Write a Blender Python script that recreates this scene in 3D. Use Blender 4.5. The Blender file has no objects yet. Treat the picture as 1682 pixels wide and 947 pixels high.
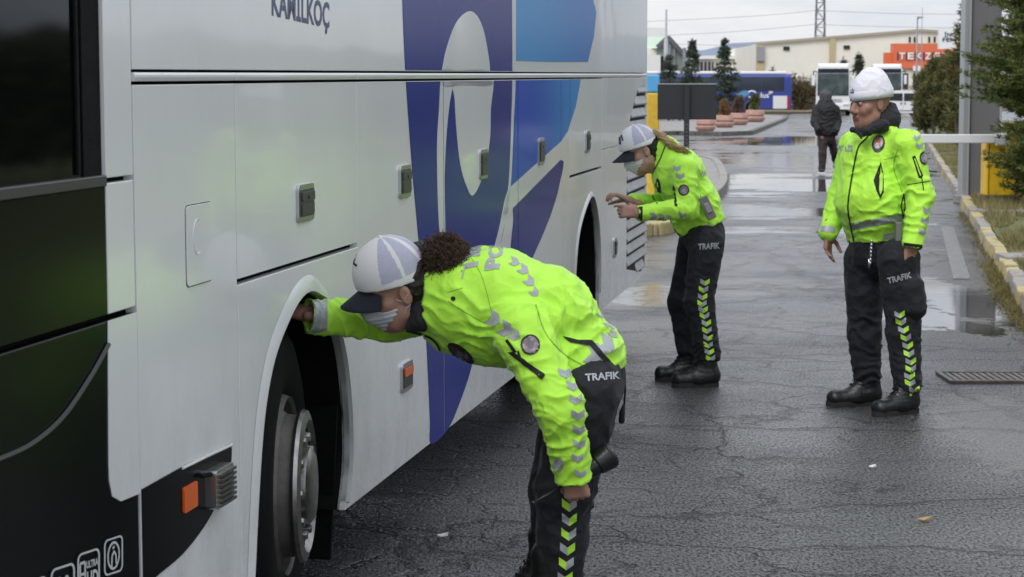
import bpy, bmesh, math, random
import numpy as np
from mathutils import Vector, Matrix
from mathutils.geometry import tessellate_polygon
from mathutils.bvhtree import BVHTree

SC = bpy.context.scene
COL = SC.collection
# ------------------------------------------------------------------ camera
FPX, CX, CY, HOR, CH = 3500.0, 841.0, 473.5, 152.0, 1.66     # focal length in photo pixels, centre, horizon row, eye height
PITCH = math.atan((CY-HOR)/FPX)
cam = bpy.data.cameras.new('camera'); cam.sensor_width = 36; cam.lens = 36*FPX/1682
cam.clip_start = .1; cam.clip_end = 6000
camo = bpy.data.objects.new('camera', cam); COL.objects.link(camo)
camo.location = (0, 0, CH); camo.rotation_euler = (math.pi/2-PITCH, 0, 0)
SC.camera = camo
cam.dof.use_dof = True; cam.dof.focus_distance = 8.0; cam.dof.aperture_fstop = 11
# ------------------------------------------------------------------ sky, sun, exposure
w = bpy.data.worlds.new('World'); SC.world = w; w.use_nodes = True
nt = w.node_tree; nt.nodes.clear()
def wn(t, **k):
    n = nt.nodes.new(t)
    for a, b in k.items(): setattr(n, a, b)
    return n
sky = wn('ShaderNodeTexSky', sky_type='NISHITA', sun_disc=False)
sky.sun_elevation = math.radians(48); sky.sun_rotation = math.radians(209)
bg1 = wn('ShaderNodeBackground'); bg1.inputs[1].default_value = .1
nt.links.new(sky.outputs[0], bg1.inputs[0])
tc = wn('ShaderNodeTexCoord'); sep = wn('ShaderNodeSeparateXYZ'); nt.links.new(tc.outputs['Generated'], sep.inputs[0])
# overcast dome: dimmer towards the horizon, brighter overhead
mr = wn('ShaderNodeMapRange'); mr.inputs[1].default_value = 0; mr.inputs[2].default_value = 1
mr.inputs[3].default_value = .92; mr.inputs[4].default_value = 1.82
nt.links.new(sep.outputs[2], mr.inputs[0])
mp = wn('ShaderNodeMapping'); mp.inputs['Scale'].default_value = (1, 1, 4.5); nt.links.new(tc.outputs['Generated'], mp.inputs[0])
nz = wn('ShaderNodeTexNoise'); nz.inputs['Scale'].default_value = 5.0; nz.inputs['Detail'].default_value = 6; nz.inputs['Roughness'].default_value = .55
nt.links.new(mp.outputs[0], nz.inputs[0])
cr = wn('ShaderNodeValToRGB'); e = cr.color_ramp.elements
e[0].position = .40; e[0].color = (.66, .73, .86, 1); e[1].position = .66; e[1].color = (1.0, 1.0, 1.0, 1)
nt.links.new(nz.outputs[0], cr.inputs[0])
bg2 = wn('ShaderNodeBackground'); nt.links.new(cr.outputs[0], bg2.inputs[0]); nt.links.new(mr.outputs[0], bg2.inputs[1])
mx = wn('ShaderNodeMixShader'); mx.inputs[0].default_value = .93
nt.links.new(bg1.outputs[0], mx.inputs[1]); nt.links.new(bg2.outputs[0], mx.inputs[2])
wo = wn('ShaderNodeOutputWorld'); nt.links.new(mx.outputs[0], wo.inputs[0])
sl = bpy.data.lights.new('sun', 'SUN'); sl.energy = 1.5; sl.angle = math.radians(25); sl.color = (1, .97, .93)
so = bpy.data.objects.new('sun', sl); COL.objects.link(so)
so.rotation_euler = Vector((-.34, -.62, .80)).to_track_quat('Z', 'Y').to_euler()
SC.view_settings.view_transform = 'Standard'; SC.view_settings.look = 'None'
SC.view_settings.exposure = 0.0; SC.view_settings.gamma = 1; SC.view_settings.use_curve_mapping = False

# ------------------------------------------------------------------ measuring: photo pixel -> place
_F = Vector((0, math.cos(PITCH), -math.sin(PITCH))); _U = Vector((0, math.sin(PITCH), math.cos(PITCH))); _C = Vector((0, 0, CH))
def ray(px, py): return _F + Vector((1, 0, 0))*((px-CX)/FPX) + _U*((CY-py)/FPX)
def G(px, py, z=0.0):
    d = ray(px, py); return _C + d*((z-CH)/d.z)
def AT(px, py, Y):
    d = ray(px, py); return _C + d*(Y/d.y)

# ------------------------------------------------------------------ materials
MATS = {}
def pbr(name, col, rough=.6, metal=0, var=0, vscale=8, bump=0, bscale=60, coat=0, spec=.5, col2=None, sheen=0, emit=None, rvar=0, dist=.01):
    if name in MATS: return MATS[name]
    m = bpy.data.materials.new(name); m.use_nodes = True; t = m.node_tree; b = t.nodes['Principled BSDF']
    b.inputs['Base Color'].default_value = (*col, 1); b.inputs['Roughness'].default_value = rough
    b.inputs['Metallic'].default_value = metal; b.inputs['Coat Weight'].default_value = coat; b.inputs['Coat Roughness'].default_value = .04
    b.inputs['Specular IOR Level'].default_value = spec
    if sheen: b.inputs['Sheen Weight'].default_value = sheen
    if emit: b.inputs['Emission Color'].default_value = (*emit[0], 1); b.inputs['Emission Strength'].default_value = emit[1]
    tcn = t.nodes.new('ShaderNodeTexCoord')
    if var or col2 or rvar:
        n = t.nodes.new('ShaderNodeTexNoise'); n.inputs['Scale'].default_value = vscale; n.inputs['Detail'].default_value = 6; n.inputs['Roughness'].default_value = .65
        t.links.new(tcn.outputs['Object'], n.inputs[0])
        r = t.nodes.new('ShaderNodeValToRGB'); el = r.color_ramp.elements
        el[0].position = .33; el[1].position = .67
        c2 = col2 if col2 else tuple(min(1, c*(1+var)) for c in col)
        c1 = col if col2 else tuple(c*(1-var) for c in col)
        el[0].color = (*c1, 1); el[1].color = (*c2, 1)
        t.links.new(n.outputs[0], r.inputs[0]); t.links.new(r.outputs[0], b.inputs['Base Color'])
        if rvar:
            q = t.nodes.new('ShaderNodeMapRange'); q.inputs[1].default_value = .3; q.inputs[2].default_value = .7
            q.inputs[3].default_value = max(0, rough-rvar); q.inputs[4].default_value = min(1, rough+rvar)
            t.links.new(n.outputs[0], q.inputs[0]); t.links.new(q.outputs[0], b.inputs['Roughness'])
    if bump:
        n = t.nodes.new('ShaderNodeTexNoise'); n.inputs['Scale'].default_value = bscale; n.inputs['Detail'].default_value = 4
        t.links.new(tcn.outputs['Object'], n.inputs[0])
        bm_ = t.nodes.new('ShaderNodeBump'); bm_.inputs['Strength'].default_value = bump; bm_.inputs['Distance'].default_value = dist
        t.links.new(n.outputs[0], bm_.inputs['Height']); t.links.new(bm_.outputs[0], b.inputs['Normal'])
    MATS[name] = m; return m

# ------------------------------------------------------------------ mesh helpers
def tag(o, label=None, cat=None, group=None, kind=None):
    if label: o['label'] = label
    if cat: o['category'] = cat
    if group: o['group'] = group
    if kind: o['kind'] = kind
    return o
def empty(name, loc=(0, 0, 0), rz=0, mat=None):
    o = bpy.data.objects.new(name, None); COL.objects.link(o)
    o.empty_display_size = .2
    if mat is not None: o.matrix_world = mat
    else: o.location = loc; o.rotation_euler = (0, 0, rz)
    return o
def rotm(fwd, up=(0, 0, 1)):
    f = Vector(fwd).normalized(); u = Vector(up); l = u.cross(f).normalized(); u = f.cross(l)
    return np.array([f, l, u]).T            # columns: forward, left, up
class MB:
    def __init__(s): s.v = []; s.f = []; s.m = []
    def add(s, V, F, m=0):
        o = len(s.v); s.v += [tuple(float(c) for c in v) for v in V]
        s.f += [[i+o for i in f] for f in F]; s.m += [m]*len(F); return s
    def box(s, c, size, R=None, m=0, taper=1):
        V = []
        for z in (-.5, .5):
            k = taper if z > 0 else 1
            for x, y in ((-.5, -.5), (.5, -.5), (.5, .5), (-.5, .5)):
                V.append(np.array((x*size[0]*k, y*size[1]*k, z*size[2])))
        if R is not None: V = [R@v for v in V]
        V = [v+np.array(c) for v in V]
        return s.add(V, [[0, 3, 2, 1], [4, 5, 6, 7], [0, 1, 5, 4], [1, 2, 6, 5], [2, 3, 7, 6], [3, 0, 4, 7]], m)
    def cyl(s, a, b, ra, rb=None, n=16, m=0):
        a = Vector(a); b = Vector(b); rb = ra if rb is None else rb
        d = (b-a).normalized(); x = d.orthogonal().normalized(); y = d.cross(x)
        V = []
        for p, r in ((a, ra), (b, rb)):
            for i in range(n):
                t = 2*math.pi*i/n; V.append(p+(x*math.cos(t)+y*math.sin(t))*r)
        F = [[i, (i+1) % n, n+(i+1) % n, n+i] for i in range(n)]+[list(range(n))[::-1], list(range(n, 2*n))]
        return s.add(V, F, m)
    def tube(s, pts, r, n=6, m=0):
        pts = [Vector(p) for p in pts]; k = len(pts); rs = r if isinstance(r, (list, tuple)) else [r]*k
        V = []; x = None
        for i, p in enumerate(pts):
            d = (pts[min(i+1, k-1)]-pts[max(i-1, 0)]).normalized()
            x = d.orthogonal().normalized() if x is None else (x-d*x.dot(d)).normalized()
            y = d.cross(x)
            V += [p+(x*math.cos(2*math.pi*j/n)+y*math.sin(2*math.pi*j/n))*rs[i] for j in range(n)]
        F = [[i*n+j, i*n+(j+1) % n, (i+1)*n+(j+1) % n, (i+1)*n+j] for i in range(k-1) for j in range(n)]
        F += [list(range(n))[::-1], list(range((k-1)*n, k*n))]
        return s.add(V, F, m)
    def prism(s, poly, fn, t0, t1, m=0):
        P = list(poly); A = sum(P[i][0]*P[(i+1) % len(P)][1]-P[(i+1) % len(P)][0]*P[i][1] for i in range(len(P)))
        if A < 0: P = P[::-1]
        T = tessellate_polygon([[Vector((p[0], p[1], 0)) for p in P]]); n = len(P); tri = []
        for t in T:
            a, b, c = [P[i] for i in t]
            ar = (b[0]-a[0])*(c[1]-a[1])-(c[0]-a[0])*(b[1]-a[1])
            if abs(ar) < 1e-12: continue
            tri.append(list(t) if ar > 0 else list(t)[::-1])
        V = [fn(p[0], p[1], t0) for p in P]+[fn(p[0], p[1], t1) for p in P]
        F = [[i+n for i in t] for t in tri]+[t[::-1] for t in tri]+[[i, (i+1) % n, n+(i+1) % n, n+i] for i in range(n)]
        return s.add(V, F, m)
    def lathe(s, prof, n=32, M=None, m=0, o=(0, 0, 0)):
        V = []
        for r, z in prof:
            for i in range(n):
                t = 2*math.pi*i/n; v = np.array((r*math.cos(t), r*math.sin(t), z))
                V.append((M@v if M is not None else v)+np.array(o))
        k = len(prof)
        F = [[j*n+i, j*n+(i+1) % n, (j+1)*n+(i+1) % n, (j+1)*n+i] for j in range(k-1) for i in range(n)]
        return s.add(V, F, m)
    def sphere(s, c, r, n=12, m=0, R=None):
        r = (r, r, r) if not hasattr(r, '__len__') else r
        prof = [(math.sin(math.pi*j/n), -math.cos(math.pi*j/n)) for j in range(n+1)]
        D = np.diag(r); D = R@D if R is not None else D
        return s.lathe([(max(a, 1e-4), b) for a, b in prof], 2*n, D, m, c)
    def build(s, name, mats, parent=None, base=(0, 0, 0), smooth=False, bevel=0, seg=2, ang=35):
        me = bpy.data.meshes.new(name)
        V = np.array(s.v, dtype=float).reshape(-1, 3)-np.array(base)
        me.from_pydata(V.tolist(), [], s.f)
        for mt in (mats if isinstance(mats, (list, tuple)) else [mats]): me.materials.append(mt)
        me.polygons.foreach_set('material_index', s.m)
        if smooth:
            me.polygons.foreach_set('use_smooth', [True]*len(s.f))
            if smooth != 'all':
                try: me.set_sharp_from_angle(angle=math.radians(smooth if smooth is not True else 40))
                except Exception: pass
        me.update(); me.validate()
        o = bpy.data.objects.new(name, me); COL.objects.link(o)
        if parent is not None: o.parent = parent
        else: o.location = base
        if bevel:
            b = o.modifiers.new('bevel', 'BEVEL'); b.width = bevel; b.segments = seg; b.limit_method = 'ANGLE'; b.angle_limit = math.radians(ang)
            b.harden_normals = False
        return o
XY = lambda x, y, t: (x, y, t)
def copy_tree(o, parent=None):
    c = o.copy(); COL.objects.link(c); c.parent = parent
    for ch in list(o.children): copy_tree(ch, c)
    return c
def clip_poly(P, s0, s1, u0, u1):
    for ax, val, sg in ((0, s0, 1), (0, s1, -1), (1, u0, 1), (1, u1, -1)):
        out = []
        for i in range(len(P)):
            a, b = P[i], P[(i+1) % len(P)]
            ia = (a[ax]-val)*sg >= 0; ib = (b[ax]-val)*sg >= 0
            if ia: out.append(a)
            if ia != ib:
                t = (val-a[ax])/(b[ax]-a[ax]); out.append((a[0]+(b[0]-a[0])*t, a[1]+(b[1]-a[1])*t))
        P = out
        if len(P) < 3: return []
    return P
def smooth_path(P, n=6, closed=True):
    out = []; k = len(P)
    for i in range(k if closed else k-1):
        p0, p1, p2, p3 = [P[(i+j) % k] if closed else P[min(max(i+j, 0), k-1)] for j in (-1, 0, 1, 2)]
        for q in range(n):
            t = q/n
            out.append(tuple(.5*((2*p1[c])+(-p0[c]+p2[c])*t+(2*p0[c]-5*p1[c]+4*p2[c]-p3[c])*t*t+(-p0[c]+3*p1[c]-3*p2[c]+p3[c])*t**3) for c in range(2)))
    if not closed: out.append(tuple(P[-1]))
    return out
def rrect(x0, y0, x1, y1, r, n=4):
    out = []
    for cx_, cy_, a in ((x1-r, y0+r, -90), (x1-r, y1-r, 0), (x0+r, y1-r, 90), (x0+r, y0+r, 180)):
        for i in range(n+1):
            t = math.radians(a+90*i/n); out.append((cx_+r*math.cos(t), cy_+r*math.sin(t)))
    return out
_txt = {}
def text_tris(s, bold=.0, cond=1):
    """triangles of a line of lettering in a unit box: x 0..1, y 0..1"""
    key = (s, bold)
    if key not in _txt:
        c = bpy.data.curves.new('lettering', 'FONT'); c.body = s; c.offset = bold; c.resolution_u = 3
        o = bpy.data.objects.new('lettering', c); COL.objects.link(o)
        dg = bpy.context.evaluated_depsgraph_get(); me = bpy.data.meshes.new_from_object(o.evaluated_get(dg))
        bm = bmesh.new(); bm.from_mesh(me); bmesh.ops.triangulate(bm, faces=bm.faces[:])
        V = [(v.co.x, v.co.y) for v in bm.verts]; F = [[v.index for v in f.verts] for f in bm.faces]; bm.free()
        bpy.data.objects.remove(o); bpy.data.meshes.remove(me); bpy.data.curves.remove(c)
        xs = [v[0] for v in V]; ys = [v[1] for v in V]
        _txt[key] = ([((v[0]-min(xs))/(max(xs)-min(xs)), (v[1]-min(ys))/(max(ys)-min(ys))) for v in V], F)
    return _txt[key]
def quadmap(q, x, y):   # q: lower-left, lower-right, upper-right, upper-left
    return tuple((q[0][c]*(1-x)+q[1][c]*x)*(1-y)+(q[3][c]*(1-x)+q[2][c]*x)*y for c in range(2))

# ------------------------------------------------------------------ noise and distance-field modelling
_rng = np.random.RandomState(7); _perm = _rng.permutation(256); _perm = np.concatenate([_perm, _perm, _perm])
_grad = _rng.randn(256, 3); _grad /= np.linalg.norm(_grad, axis=1)[:, None]
def noise3(P):
    P = np.asarray(P, dtype=float); I = np.floor(P).astype(int); f = P-I; u = f*f*f*(f*(f*6-15)+10); r = 0
    for dx in (0, 1):
        for dy in (0, 1):
            for dz in (0, 1):
                h = _perm[(_perm[(_perm[(I[:, 0]+dx) & 255]+I[:, 1]+dy) & 255]+I[:, 2]+dz) & 255]
                g = _grad[h]; d = f-np.array((dx, dy, dz))
                wgt = (u[:, 0] if dx else 1-u[:, 0])*(u[:, 1] if dy else 1-u[:, 1])*(u[:, 2] if dz else 1-u[:, 2])
                r = r+wgt*(g*d).sum(1)
    return r*1.6
class Sdf:
    def __init__(s, h): s.h = h; s.ops = []; s.lo = np.full(3, 1e9); s.hi = -s.lo
    def _bb(s, lo, hi, grow=True):
        if grow: s.lo = np.minimum(s.lo, lo); s.hi = np.maximum(s.hi, hi)
    def cap(s, a, b, ra, rb=None, k=.02, fl=None, sub=False):
        a = np.array(a, float); b = np.array(b, float); rb = ra if rb is None else rb
        R = max(ra, rb)*(fl[1] if fl else 1) if fl and fl[1] > 1 else max(ra, rb)
        lo = np.minimum(a, b)-R; hi = np.maximum(a, b)+R; s._bb(lo, hi, not sub)
        s.ops.append(('cap', lo, hi, a, b, ra, rb, k, fl, sub)); return s
    def ell(s, c, r, R=None, k=.02, sub=False):
        c = np.array(c, float); m = max(r); lo = c-m; hi = c+m; s._bb(lo, hi, not sub)
        s.ops.append(('ell', lo, hi, c, np.array(r, float), R, k, sub)); return s
    def chain(s, pts, rs, k=.02, fl=None):
        for i in range(len(pts)-1): s.cap(pts[i], pts[i+1], rs[i], rs[i+1], k, fl)
        return s
    def cut(s, p, n): s.ops.append(('cut', np.array(p, float), np.array(Vector(n).normalized()))); return s
    def mesh(s):
        h = s.h; mg = 3*h; lo = s.lo-mg; n = np.ceil((s.hi+mg-lo)/h).astype(int)+1
        ax = [lo[i]+h*np.arange(n[i]) for i in range(3)]; F = np.full(tuple(n), .06, dtype=np.float32)
        for op in s.ops:
            if op[0] == 'cut':
                X, Y, Z = np.meshgrid(*ax, indexing='ij', sparse=True)
                d = (X-op[1][0])*op[2][0]+(Y-op[1][1])*op[2][1]+(Z-op[1][2])*op[2][2]
                F = np.maximum(F, d.astype(np.float32)); continue
            m = .05; i0 = np.clip(np.floor((op[1]-m-lo)/h).astype(int), 0, n-1); i1 = np.clip(np.ceil((op[2]+m-lo)/h).astype(int)+1, 1, n)
            if (i1 <= i0).any(): continue
            sl_ = tuple(slice(i0[j], i1[j]) for j in range(3))
            X, Y, Z = np.meshgrid(*[ax[j][sl_[j]] for j in range(3)], indexing='ij', sparse=True)
            if op[0] == 'cap':
                _, _, _, a, b, ra, rb, k, fl, sub = op
                x, y, z = X-a[0]+0*Y+0*Z, Y-a[1]+0*X+0*Z, Z-a[2]+0*X+0*Y; ba = b-a
                if fl:
                    nn = np.array(Vector(fl[0]).normalized()); q = (x*nn[0]+y*nn[1]+z*nn[2])*(1/fl[1]-1)
                    x, y, z = x+nn[0]*q, y+nn[1]*q, z+nn[2]*q; ba = ba+nn*(ba@nn)*(1/fl[1]-1)
                t = np.clip((x*ba[0]+y*ba[1]+z*ba[2])/max(ba@ba, 1e-9), 0, 1)
                d = np.sqrt((x-ba[0]*t)**2+(y-ba[1]*t)**2+(z-ba[2]*t)**2)-(ra+(rb-ra)*t)
            else:
                _, _, _, c, r, R, k, sub = op
                x, y, z = X-c[0]+0*Y+0*Z, Y-c[1]+0*X+0*Z, Z-c[2]+0*X+0*Y
                if R is not None: x, y, z = [R[0, j]*x+R[1, j]*y+R[2, j]*z for j in range(3)]
                k0 = np.sqrt((x/r[0])**2+(y/r[1])**2+(z/r[2])**2); k1 = np.sqrt((x/r[0]**2)**2+(y/r[1]**2)**2+(z/r[2]**2)**2)+1e-6
                d = k0*(k0-1)/k1
            A = F[sl_]
            if sub:
                hh = np.clip(.5-.5*(d+A)/k, 0, 1); F[sl_] = (A+(-d-A)*hh+k*hh*(1-hh)).astype(np.float32)
            else:
                hh = np.clip(.5+.5*(A-d)/k, 0, 1); F[sl_] = (A+(d-A)*hh-k*hh*(1-hh)).astype(np.float32)
        F[0], F[-1], F[:, 0], F[:, -1], F[:, :, 0], F[:, :, -1] = (1,)*6
        S = F < 0; nx, ny, nz_ = F.shape
        acc = np.zeros((nx-1, ny-1, nz_-1, 3), np.float32); cnt = np.zeros((nx-1, ny-1, nz_-1), np.float32)
        rng = lambda d, N: slice(d, N-1+d)
        for axis in range(3):
            oth = [i for i in range(3) if i != axis]
            for o1 in (0, 1):
                for o2 in (0, 1):
                    da = [0, 0, 0]; da[oth[0]] = o1; da[oth[1]] = o2; db = list(da); db[axis] = 1
                    A = F[rng(da[0], nx), rng(da[1], ny), rng(da[2], nz_)]; B = F[rng(db[0], nx), rng(db[1], ny), rng(db[2], nz_)]
                    c = (A < 0) != (B < 0); t = np.where(c, A/np.where(A == B, 1, A-B), 0)
                    cnt += c
                    for q in range(3): acc[..., q] += np.where(c, (t if q == axis else da[q]), 0)
        act = cnt > 0; idx = np.full(act.shape, -1); idx[act] = np.arange(act.sum())
        ii = np.argwhere(act); V = lo+(ii+acc[act]/cnt[act][:, None])*h
        Q = []
        c = S[:-1] != S[1:]; e = np.argwhere(c); e = e[(e[:, 1] > 0) & (e[:, 2] > 0) & (e[:, 1] < ny-1) & (e[:, 2] < nz_-1)]; i, j, k = e.T
        q = np.stack([idx[i, j-1, k-1], idx[i, j, k-1], idx[i, j, k], idx[i, j-1, k]], 1); fl_ = ~S[i, j, k]; q[fl_] = q[fl_][:, ::-1]; Q.append(q)
        c = S[:, :-1] != S[:, 1:]; e = np.argwhere(c); e = e[(e[:, 0] > 0) & (e[:, 2] > 0) & (e[:, 0] < nx-1) & (e[:, 2] < nz_-1)]; i, j, k = e.T
        q = np.stack([idx[i-1, j, k-1], idx[i-1, j, k], idx[i, j, k], idx[i, j, k-1]], 1); fl_ = ~S[i, j, k]; q[fl_] = q[fl_][:, ::-1]; Q.append(q)
        c = S[:, :, :-1] != S[:, :, 1:]; e = np.argwhere(c); e = e[(e[:, 0] > 0) & (e[:, 1] > 0) & (e[:, 0] < nx-1) & (e[:, 1] < ny-1)]; i, j, k = e.T
        q = np.stack([idx[i-1, j-1, k], idx[i, j-1, k], idx[i, j, k], idx[i-1, j, k]], 1); fl_ = ~S[i, j, k]; q[fl_] = q[fl_][:, ::-1]; Q.append(q)
        return V, np.concatenate(Q)
def vnormals(V, Q):
    n = np.cross(V[Q[:, 2]]-V[Q[:, 0]], V[Q[:, 3]]-V[Q[:, 1]]); N = np.zeros_like(V)
    for c in range(4): np.add.at(N, Q[:, c], n)
    return N/(np.linalg.norm(N, axis=1)[:, None]+1e-12)
def relax(V, Q, it=2, lam=.5):
    E = np.concatenate([Q[:, [a, (a+1) % 4]] for a in range(4)]); E = np.concatenate([E, E[:, ::-1]])
    for _ in range(it):
        S = np.zeros_like(V); C = np.zeros(len(V)); np.add.at(S, E[:, 0], V[E[:, 1]]); np.add.at(C, E[:, 0], 1)
        V = V+(S/np.maximum(C, 1)[:, None]-V)*lam
    return V
def folds(V, Q, sets, base=.0025, bsc=9, seed=0):
    """cloth creases: sets = (centre, reach, axis across which the folds repeat, wavelength, height)"""
    N = vnormals(V, Q); w1 = noise3(V*6+seed); w2 = noise3(V*13+seed+31)
    D = base*(1-2.4*np.abs(noise3(V*bsc+seed+5+w1[:, None]*.7))**.55)+base*.7*(1-2.4*np.abs(noise3(V*bsc*2.1+seed+9+w1[:, None]))**.55)
    for c, R, a, lam, amp in sets:
        c = np.array(c); a = np.array(Vector(a).normalized())
        wt = np.exp(-(np.linalg.norm(V-c, axis=1)/R)**2*1.2)
        x = (V@a)/lam+w1*1.3+w2*.5
        rd = 1-2*np.abs(np.sin(math.pi*x))**.5
        D = D+amp*wt*rd*(.35+1.1*np.clip(noise3(V*11+seed+77)+.45, 0, 1))
    return V+N*D[:, None]
# ================================================================== SETTING
def asphalt_mat():
    m = bpy.data.materials.new('wet_asphalt'); m.use_nodes = True; t = m.node_tree; b = t.nodes['Principled BSDF']
    L = t.links.new
    def N(ty, **k):
        n = t.nodes.new(ty)
        for a, v in k.items():
            if a.startswith('i_'): n.inputs[int(a[2:])].default_value = v
            else: setattr(n, a, v)
        return n
    tcn = N('ShaderNodeTexCoord'); P = tcn.outputs['Object']
    def noise(sc, det=5, ro=.6, src=None):
        n = N('ShaderNodeTexNoise'); n.inputs['Scale'].default_value = sc; n.inputs['Detail'].default_value = det; n.inputs['Roughness'].default_value = ro
        L(src or P, n.inputs[0]); return n
    def rng(src, a, b_, c, d):
        n = N('ShaderNodeMapRange'); L(src, n.inputs[0])
        for i, v in enumerate((a, b_, c, d)): n.inputs[i+1].default_value = v
        return n.outputs[0]
    def math_(op, a, b_=None):
        n = N('ShaderNodeMath', operation=op)
        for i, v in enumerate((a, b_)):
            if v is None: continue
            if isinstance(v, (int, float)): n.inputs[i].default_value = v
            else: L(v, n.inputs[i])
        return n.outputs[0]
    mpf = N('ShaderNodeMapping'); mpf.inputs['Scale'].default_value = (1.35, .62, 1); L(P, mpf.inputs[0]); fine = noise(60, 3, .72, mpf.outputs[0]); mid = noise(9, 6); big = noise(.55, 5, .55); patch = noise(.16, 3, .5)
    # cracks
    wv = N('ShaderNodeVectorMath', operation='SCALE'); wn_ = noise(2.2, 6, .62); L(wn_.outputs[1], wv.inputs[0]); wv.inputs[3].default_value = .55
    ad = N('ShaderNodeVectorMath', operation='ADD'); L(P, ad.inputs[0]); L(wv.outputs[0], ad.inputs[1])
    def crack(sc, wd, lo, hi, msc, stretch):
        lo -= .05; hi -= .05
        mp_ = N('ShaderNodeMapping'); mp_.inputs['Scale'].default_value = stretch; L(ad.outputs[0], mp_.inputs[0])
        v = N('ShaderNodeTexVoronoi', feature='DISTANCE_TO_EDGE'); v.inputs['Scale'].default_value = sc; L(mp_.outputs[0], v.inputs[0])
        line = rng(v.outputs[0], 0, wd, 1, 0)
        return math_('MULTIPLY', line, rng(noise(msc, 3).outputs[0], lo, hi, 0, 1))
    ck = math_('MAXIMUM', crack(.62, .016, .45, .55, .5, (1.1, .62, 1)), crack(2.1, .034, .52, .6, .8, (1, .7, 1)))
    ck = math_('MAXIMUM', ck, crack(.23, .008, .40, .45, .21, (.5, 1.6, 1)))
    ramp = N('ShaderNodeValToRGB'); e = ramp.color_ramp.elements; e[0].position = .40; e[1].position = .66
    e[0].color = (.005, .005, .006, 1); e[1].color = (.15, .146, .142, 1); L(fine.outputs[0], ramp.inputs[0])
    mul = N('ShaderNodeMix', data_type='RGBA', blend_type='MULTIPLY'); mul.inputs[0].default_value = 1
    L(ramp.outputs[0], mul.inputs[6]); tint = N('ShaderNodeValToRGB'); e = tint.color_ramp.elements
    e[0].position = .35; e[0].color = (.72, .72, .74, 1); e[1].position = .66; e[1].color = (1.25, 1.23, 1.2, 1); L(big.outputs[0], tint.inputs[0]); L(tint.outputs[0], mul.inputs[7])
    mk = N('ShaderNodeMix', data_type='RGBA'); L(ck, mk.inputs[0]); L(mul.outputs[2], mk.inputs[6]); mk.inputs[7].default_value = (.006, .006, .006, 1)
    L(mk.outputs[2], b.inputs['Base Color'])
    cp = G(1690, 715); mpp = N('ShaderNodeMapping'); mpp.inputs['Location'].default_value = (-cp.x/.42, -cp.y/1.5, 0); mpp.inputs['Scale'].default_value = (1/.42, 1/1.5, 0); L(P, mpp.inputs[0])
    ln = N('ShaderNodeVectorMath', operation='LENGTH'); L(mpp.outputs[0], ln.inputs[0]); pv = rng(math_('ADD', ln.outputs[1], rng(mid.outputs[0], .3, .7, .35, -.35)), .8, 1.05, .55, 0)
    pm = N('ShaderNodeMix', data_type='RGBA'); L(pv, pm.inputs[0]); L(mk.outputs[2], pm.inputs[6]); pm.inputs[7].default_value = (.16, .15, .135, 1); L(pm.outputs[2], b.inputs['Base Color'])
    # wetness: films of water lie unevenly
    wet = math_('ADD', rng(big.outputs[0], .38, .62, 0, 1), rng(mid.outputs[0], .3, .7, -.35, .35))
    sepx = N('ShaderNodeSeparateXYZ'); L(P, sepx.inputs[0])
    far = rng(sepx.outputs[1], 9, 19, 0, 1)              # the lane is wetter past the kink where it drains
    rr = math_('SUBTRACT', rng(wet, 0, 1, .40, .20), math_('MULTIPLY', far, .10))
    rr = math_('ADD', rr, rng(fine.outputs[0], .35, .65, .16, -.10)); L(math_('MULTIPLY', rng(fine.outputs[0], .34, .56, .12, .62), rng(big.outputs[0], .4, .6, .85, 1.1)), b.inputs['Specular IOR Level'])
    rr = math_('ADD', rr, math_('MULTIPLY', rng(patch.outputs[0], .4, .6, 0, 1), .06))
    ms = N('ShaderNodeMapping'); ms.inputs['Scale'].default_value = (.35, .5, 1); L(P, ms.inputs[0]); fl = noise(.9, 7, .62, ms.outputs[0])
    film = math_('MULTIPLY', rng(fl.outputs[0], .53, .60, 0, 1), rng(sepx.outputs[1], 13, 24, 0, 1))
    for (qx, qy, rx, ry, amt) in ((1280, 303, 1.6, 5.0, 1), (1275, 347, 1.3, 2.2, .9), (1078, 486, .30, .75, .8), (1578, 492, .36, 2.35, 1), (1500, 517, .30, 1.0, 1), (1465, 500, .2, .6, .9), (1600, 538, .22, .5, 1), (1300, 262, 2.6, 7, .9), (1300, 231, 3.4, 7, 1)):
        c_ = G(qx, qy); mpp = N('ShaderNodeMapping'); mpp.inputs['Location'].default_value = (-c_.x/rx, -c_.y/ry, 0); mpp.inputs['Scale'].default_value = (1/rx, 1/ry, 0); L(P, mpp.inputs[0])
        ln = N('ShaderNodeVectorMath', operation='LENGTH'); L(mpp.outputs[0], ln.inputs[0])
        v_ = math_('ADD', ln.outputs[1], rng(fl.outputs[0], .3, .7, .9, -.9) if qy < 440 or qx < 1200 else math_('ADD', rng(mid.outputs[0], .3, .7, .16, -.16), rng(wn_.outputs[0], .3, .7, .38, -.38))); film = math_('MAXIMUM', film, rng(v_, .9, 1.03, amt, 0))
    rm = N('ShaderNodeMix', data_type='FLOAT'); L(film, rm.inputs[0]); L(rr, rm.inputs[2]); rm.inputs[3].default_value = .022; rr = rm.outputs[0]
    L(rr, b.inputs['Roughness']); b.inputs['Specular IOR Level'].default_value = .5
    h = math_('SUBTRACT', math_('ADD', math_('MULTIPLY', fine.outputs[0], 1.0), math_('MULTIPLY', mid.outputs[0], .7)), math_('MULTIPLY', ck, 1.6))
    bu = N('ShaderNodeBump'); L(rng(film, 0, 1, .42, .03), bu.inputs['Strength']) if False else None; bu.inputs['Strength'].default_value = .42; bu.inputs['Distance'].default_value = .009; L(h, bu.inputs['Height']); L(rng(film, 0, 1, .72, .01), bu.inputs['Strength']); L(bu.outputs[0], b.inputs['Normal'])
    return m
M_asph = asphalt_mat()
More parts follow.
